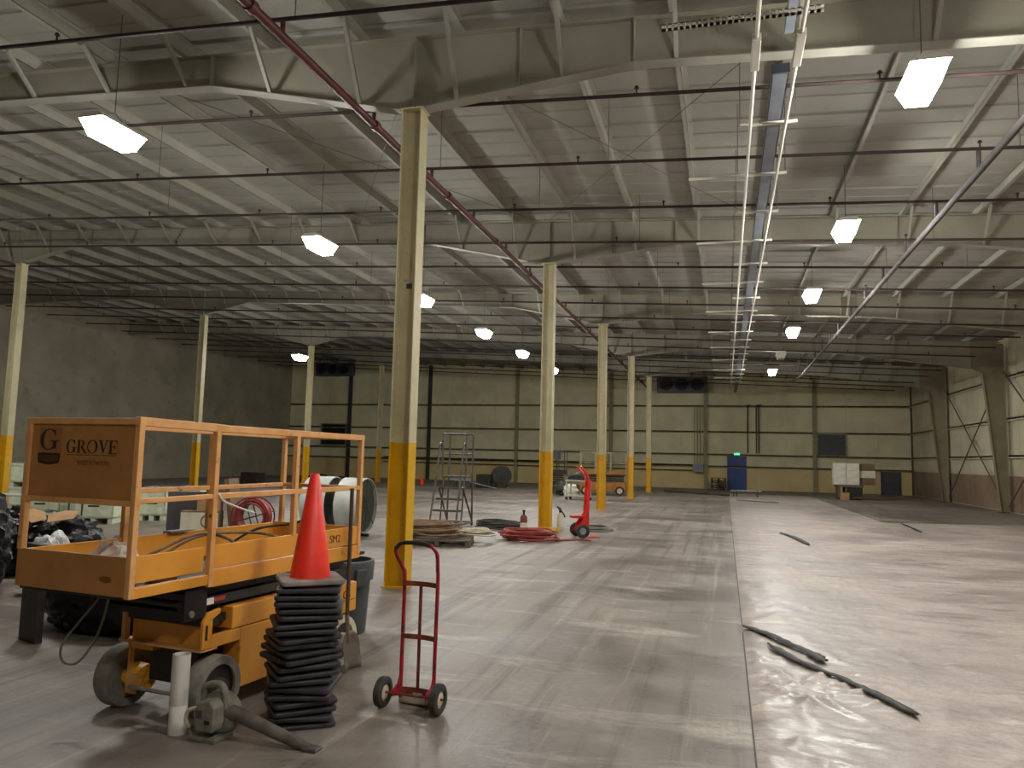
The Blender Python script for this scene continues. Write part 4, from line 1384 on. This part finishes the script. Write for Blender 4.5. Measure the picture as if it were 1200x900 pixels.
MB().tube([(-.24, -.12, .152), (.24, -.12, .152)], .012, 8).build('axle', M['darksteel'], t)
bx(-.1, .1, -.32, -.02, .42, .47).build('rear_bracket', RB, t)


# ------------------------------------------------------------------ machines far back
def far_lift(loc, rz, L_, W_2, body, railm, lab, name='scissor_lift', box=False, hp=1.0, ht_=2.05):
    t = thing(name, lab, 'lift', loc, rz, 'machines at the far end')
    bx(-L_ / 2, L_ / 2, -W_2 / 2 + .05, W_2 / 2 - .05, .2, .62).build('chassis', body, t, bevel=.02)
    for i, z in enumerate((.66, .76, .86)):
        bx(-L_ / 2 + .1, L_ / 2 - .1, -W_2 / 2 + .08 + .04 * i, -W_2 / 2 + .12 + .04 * i, z, z + .06).build('scissor_arm', M['black'], t)
        bx(-L_ / 2 + .1, L_ / 2 - .1, W_2 / 2 - .12 - .04 * i, W_2 / 2 - .08 - .04 * i, z, z + .06).build('scissor_arm', M['black'], t)
    bx(-L_ / 2, L_ / 2, -W_2 / 2, W_2 / 2, hp - .06, hp).build('platform', M['black'], t)
    bx(-L_ / 2, L_ / 2, -W_2 / 2 - .01, -W_2 / 2 + .005, hp, hp + .17).build('toe_board', body, t)
    bx(-L_ / 2, L_ / 2, W_2 / 2 - .005, W_2 / 2 + .01, hp, hp + .17).build('toe_board', body, t)
    for x in (-L_ / 2, -L_ / 6, L_ / 6, L_ / 2):
        for sy in (-1, 1):
            MB().bar((x, sy * W_2 / 2, hp), (x, sy * W_2 / 2, ht_), .04, .04).build('post', railm, t)
    for z in (ht_, hp + .55):
        MB().bar((-L_ / 2, -W_2 / 2, z), (L_ / 2, -W_2 / 2, z), .04, .04).bar((-L_ / 2, W_2 / 2, z), (L_ / 2, W_2 / 2, z), .04, .04) \
            .bar((-L_ / 2, -W_2 / 2, z), (-L_ / 2, W_2 / 2, z), .04, .04).bar((L_ / 2, -W_2 / 2, z), (L_ / 2, W_2 / 2, z), .04, .04).build('rail', railm, t)
    for x in (-L_ / 2 + .28, L_ / 2 - .28):
        for sy in (-1, 1):
            wm = MB().lathe([(.001, -.06), (.2, -.06), (.22, -.04), (.22, .04), (.2, .06), (.001, .06)], (x, sy * (W_2 / 2 - .06), .22), 'y', 20).build('wheel', M['tyredark'], t)
            MB().lathe([(.001, -.07), (.13, -.07), (.13, .07), (.001, .07)], (x, sy * (W_2 / 2 - .06), .22), 'y', 16).build('rim', M['rim'], wm)
    if box:
        bx(-L_ / 2 + .05, L_ / 2 - .3, -W_2 / 2 + .02, W_2 / 2 - .02, ht_ - .38, ht_ + .1).build('control_cabinet', M['greyblue'], t, bevel=.02)
    return t


far_lift((-5.75, 37.2, 0), R(6), 2.2, .9, M['farorange'], M['girt'], 'yellow orange scissor lift standing far back beyond the third column')
far_lift((-8.1, 36.6, 0), R(20), 1.2, .85, M['black'], M['darksteel'], 'dark lift machine with grey cabinet on top, far back by the second column', box=True)
tag(MB().blob((0, 0, .3), (.42, .4, .34), 4, .4, 2, 31, flat=0, wr=.3).build('covered_machine', M['fandark'], loc=(-7.35, 35.4, 0)), 'dark covered lump on the floor before the far dark lift', 'machine')
tag(MB().blob((0, 0, .22), (.3, .26, .3), 4, .4, 2, 33, flat=0, wr=.3).build('white_sack', M['whitebox'], loc=(-6.85, 34.6, .0)), 'white sack left of the far pale cart', 'sack')
t = thing('service_cart', 'pale grey two shelf cart on casters far back', 'cart', (-5.95, 31.8, 0), R(-8))
for z in (.14, .78):
    bx(-.48, .48, -.3, .3, z, z + .05).build('shelf', M['cart'], t, bevel=.01)
for sx in (-.44, .44):
    for sy in (-.26, .26):
        MB().bar((sx, sy, .12), (sx, sy, .8), .05, .05).build('leg', M['cart'], t)
        MB().lathe([(.001, -.02), (.06, -.02), (.06, .02), (.001, .02)], (sx, sy, .06), 'y', 14).build('caster', M['tyredark'], t)
tag(MB().blob((0, 0, .15), (.44, .26, .17), 4, .4, 2, 36, flat=0, wr=.3).build('tarp_bundle', M['greypanel'], loc=(-5.95, 31.8, .832)), 'dark grey bundle on top of the pale cart', 'bundle')
# clutter behind the rolling ladder
tag(bx(-.4, .4, -.3, .3, 0, .75).build('black_box', M['black'], loc=(-12.9, 40.6, 0), bevel=.03), 'black box behind the rolling ladder near the far wall', 'box')
t = thing('pipe_stand', 'grey pipe cart behind the rolling ladder, far off', 'stand', (-13.2, 38.6, 0))
MB().tube([(-.6, 0, .5), (1.8, -.6, .08)], .04, 8).build('pipe', M['steelpipe'], t)
bx(-.8, .2, -.3, .3, .42, .5).build('tray', M['elec'], t)
for sx in (-.7, .1):
    MB().bar((sx, -.2, 0), (sx, -.2, .42), .05, .05).bar((sx, .2, 0), (sx, .2, .42), .05, .05).build('leg', M['darksteel'], t)

# cartons on a skid near the right corner
t = thing('pallet_truck', 'dark low cart carrying the cartons near the right corner', 'cart', (6.05, 42.2, 0), R(0))
bx(-.62, .62, -.5, .5, .62, .74).build('deck', M['palletwood'], t)
bx(-.1, .58, -.45, .45, .14, .62).build('body', M['black'], t, bevel=.02)
for x in (-.52, -.18):
    bx(x - .05, x + .05, -.45, .45, .12, .62).build('support', M['palletwood'], t)
bx(-.6, .6, -.48, .48, .08, .15).build('lower_deck', M['palletwood'], t)
for sx in (-.45, .45):
    for sy in (-.4, .4):
        MB().lathe([(.001, -.04), (.06, -.04), (.06, .04), (.001, .04)], (sx, sy, .06), 'y', 14).build('wheel', M['tyredark'], t)
tag(bx(-.2, .2, -.15, .15, 0, .36).build('carton', M['card'], loc=(5.75, 41.5, 0)), 'small carton on the floor at the front of the dark cart', 'carton')
k = 0
for row, z in (('lower', .745), ('middle', 1.105), ('upper', 1.465)):
    for c_, nm in enumerate(('left', 'right')):
        x0 = 5.28 + .62 * c_
        tag(bx(0, .60, 0, .6, 0, .355).build('carton', M['whitebox'], loc=(x0, 41.75, z), bevel=.006), 'white carton in the %s row of the stack, %s one' % (row, nm), 'carton', 'cartons on the dark cart')
    tag(bx(0, .72, 0, .8, 0, .355).build('carton', M['carddark' if row != 'middle' else 'cardpale'], loc=(6.535, 41.9, z), bevel=.006),
        ('brown carton at the right of the %s row' % row) if row != 'middle' else 'pale carton between the two brown ones at right', 'carton', 'cartons on the dark cart')

# dark pallets left of the blue door
for k in range(5):
    t = thing('wooden_pallet', ('lowest', 'second lowest', 'middle', 'second highest', 'topmost')[k] + ' dark pallet in the stack left of the blue door', 'pallet', (-.42, 50.2, k * .15), R(random.uniform(-4, 4)), 'pallets by the door')
    for q in range(5):
        bx(-.45, .45, -.4 + q * .18 - .06, -.4 + q * .18 + .06, .12, .14).build('slat', M['darksteel'], t)
    for x in (-.4, 0, .4):
        bx(x - .04, x + .04, -.44, .44, 0, .12).build('stringer', M['darksteel'], t)

# loose pipes on the floor
t = thing('metal_rack', 'low metal frame lying on the floor before the blue door', 'frame', (.95, 40.6, 0))
for yv in (-.35, .3):
    MB().tube([(-.7, yv, .3), (.8, yv + .1, .3)], .035, 8).build('pipe', M['steelpipe'], t)
for x in (-.55, -.4, .6):
    MB().tube([(x, -.35, 0), (x, -.35, .3), (x, .3, .3), (x, .3, 0)], .03, 8).build('leg', M['darksteel'], t)
tag(MB().tube([(-3.3, 43.6, .05), (.2, 41.3, .05)], .045, 8).build('loose_pipe', M['darksteel']), 'long dark pipe on the floor left of the metal frame', 'pipe')
tag(MB().tube([(.5, 36.0, .055), (2.2, 35.0, .055)], .035, 8).build('loose_pipe', M['steelpipe']), 'short grey pipe on the floor in front of the metal frame', 'pipe')


# torn dark strips on the sheeting
def strip(pts, wd, lab, seed):
    rng = random.Random(seed)
    P_ = smooth_path([(x, y, 0) for x, y in pts], 6)
    vs = []
    n = len(P_)
    for i, p in enumerate(P_):
        d = (P_[min(i + 1, n - 1)] - P_[max(i - 1, 0)]).normalized()
        a = Vector((-d.y, d.x, 0))
        w_ = wd * (.6 + .4 * rng.random()) * (min(1, (i + 1) / 3) * min(1, (n - i) / 3))
        z = .046 + .008 * rng.random()
        for (s_, zz) in ((-1, z - .006), (-.3, z + .002), (.4, z), (1, z - .006)):
            vs.append(p + a * w_ * s_ / 2 + Vector((0, 0, zz)))
    b = MB()
    b.add(vs, [(i * 4 + j, i * 4 + j + 1, i * 4 + 5 + j, i * 4 + 4 + j) for i in range(n - 1) for j in range(3)], True)
    o = b.build('tape_strip', M['film'])
    s2 = o.modifiers.new('solid', 'SOLIDIFY'); s2.thickness = .003
    tag(o, lab, 'strip', 'torn strips')


strip([(.17, 8.35), (.37, 8.1), (.55, 7.74), (.74, 7.38), (.80, 7.12)], .13, 'upper torn dark strip lying on the pale sheeting', 1)
strip([(.38, 7.62), (.60, 7.06), (.86, 6.66), (1.03, 6.32), (1.25, 5.84)], .10, 'long lower torn dark strip lying on the pale sheeting', 2)
strip([(1.28, 19.8), (1.5, 18.9), (1.68, 17.2)], .16, 'short dark strip far off on the pale sheeting', 3)
strip([(5.0, 25.0), (4.95, 23.5), (4.85, 21.9)], .10, 'thin dark strip at right on the far sheeting', 4)
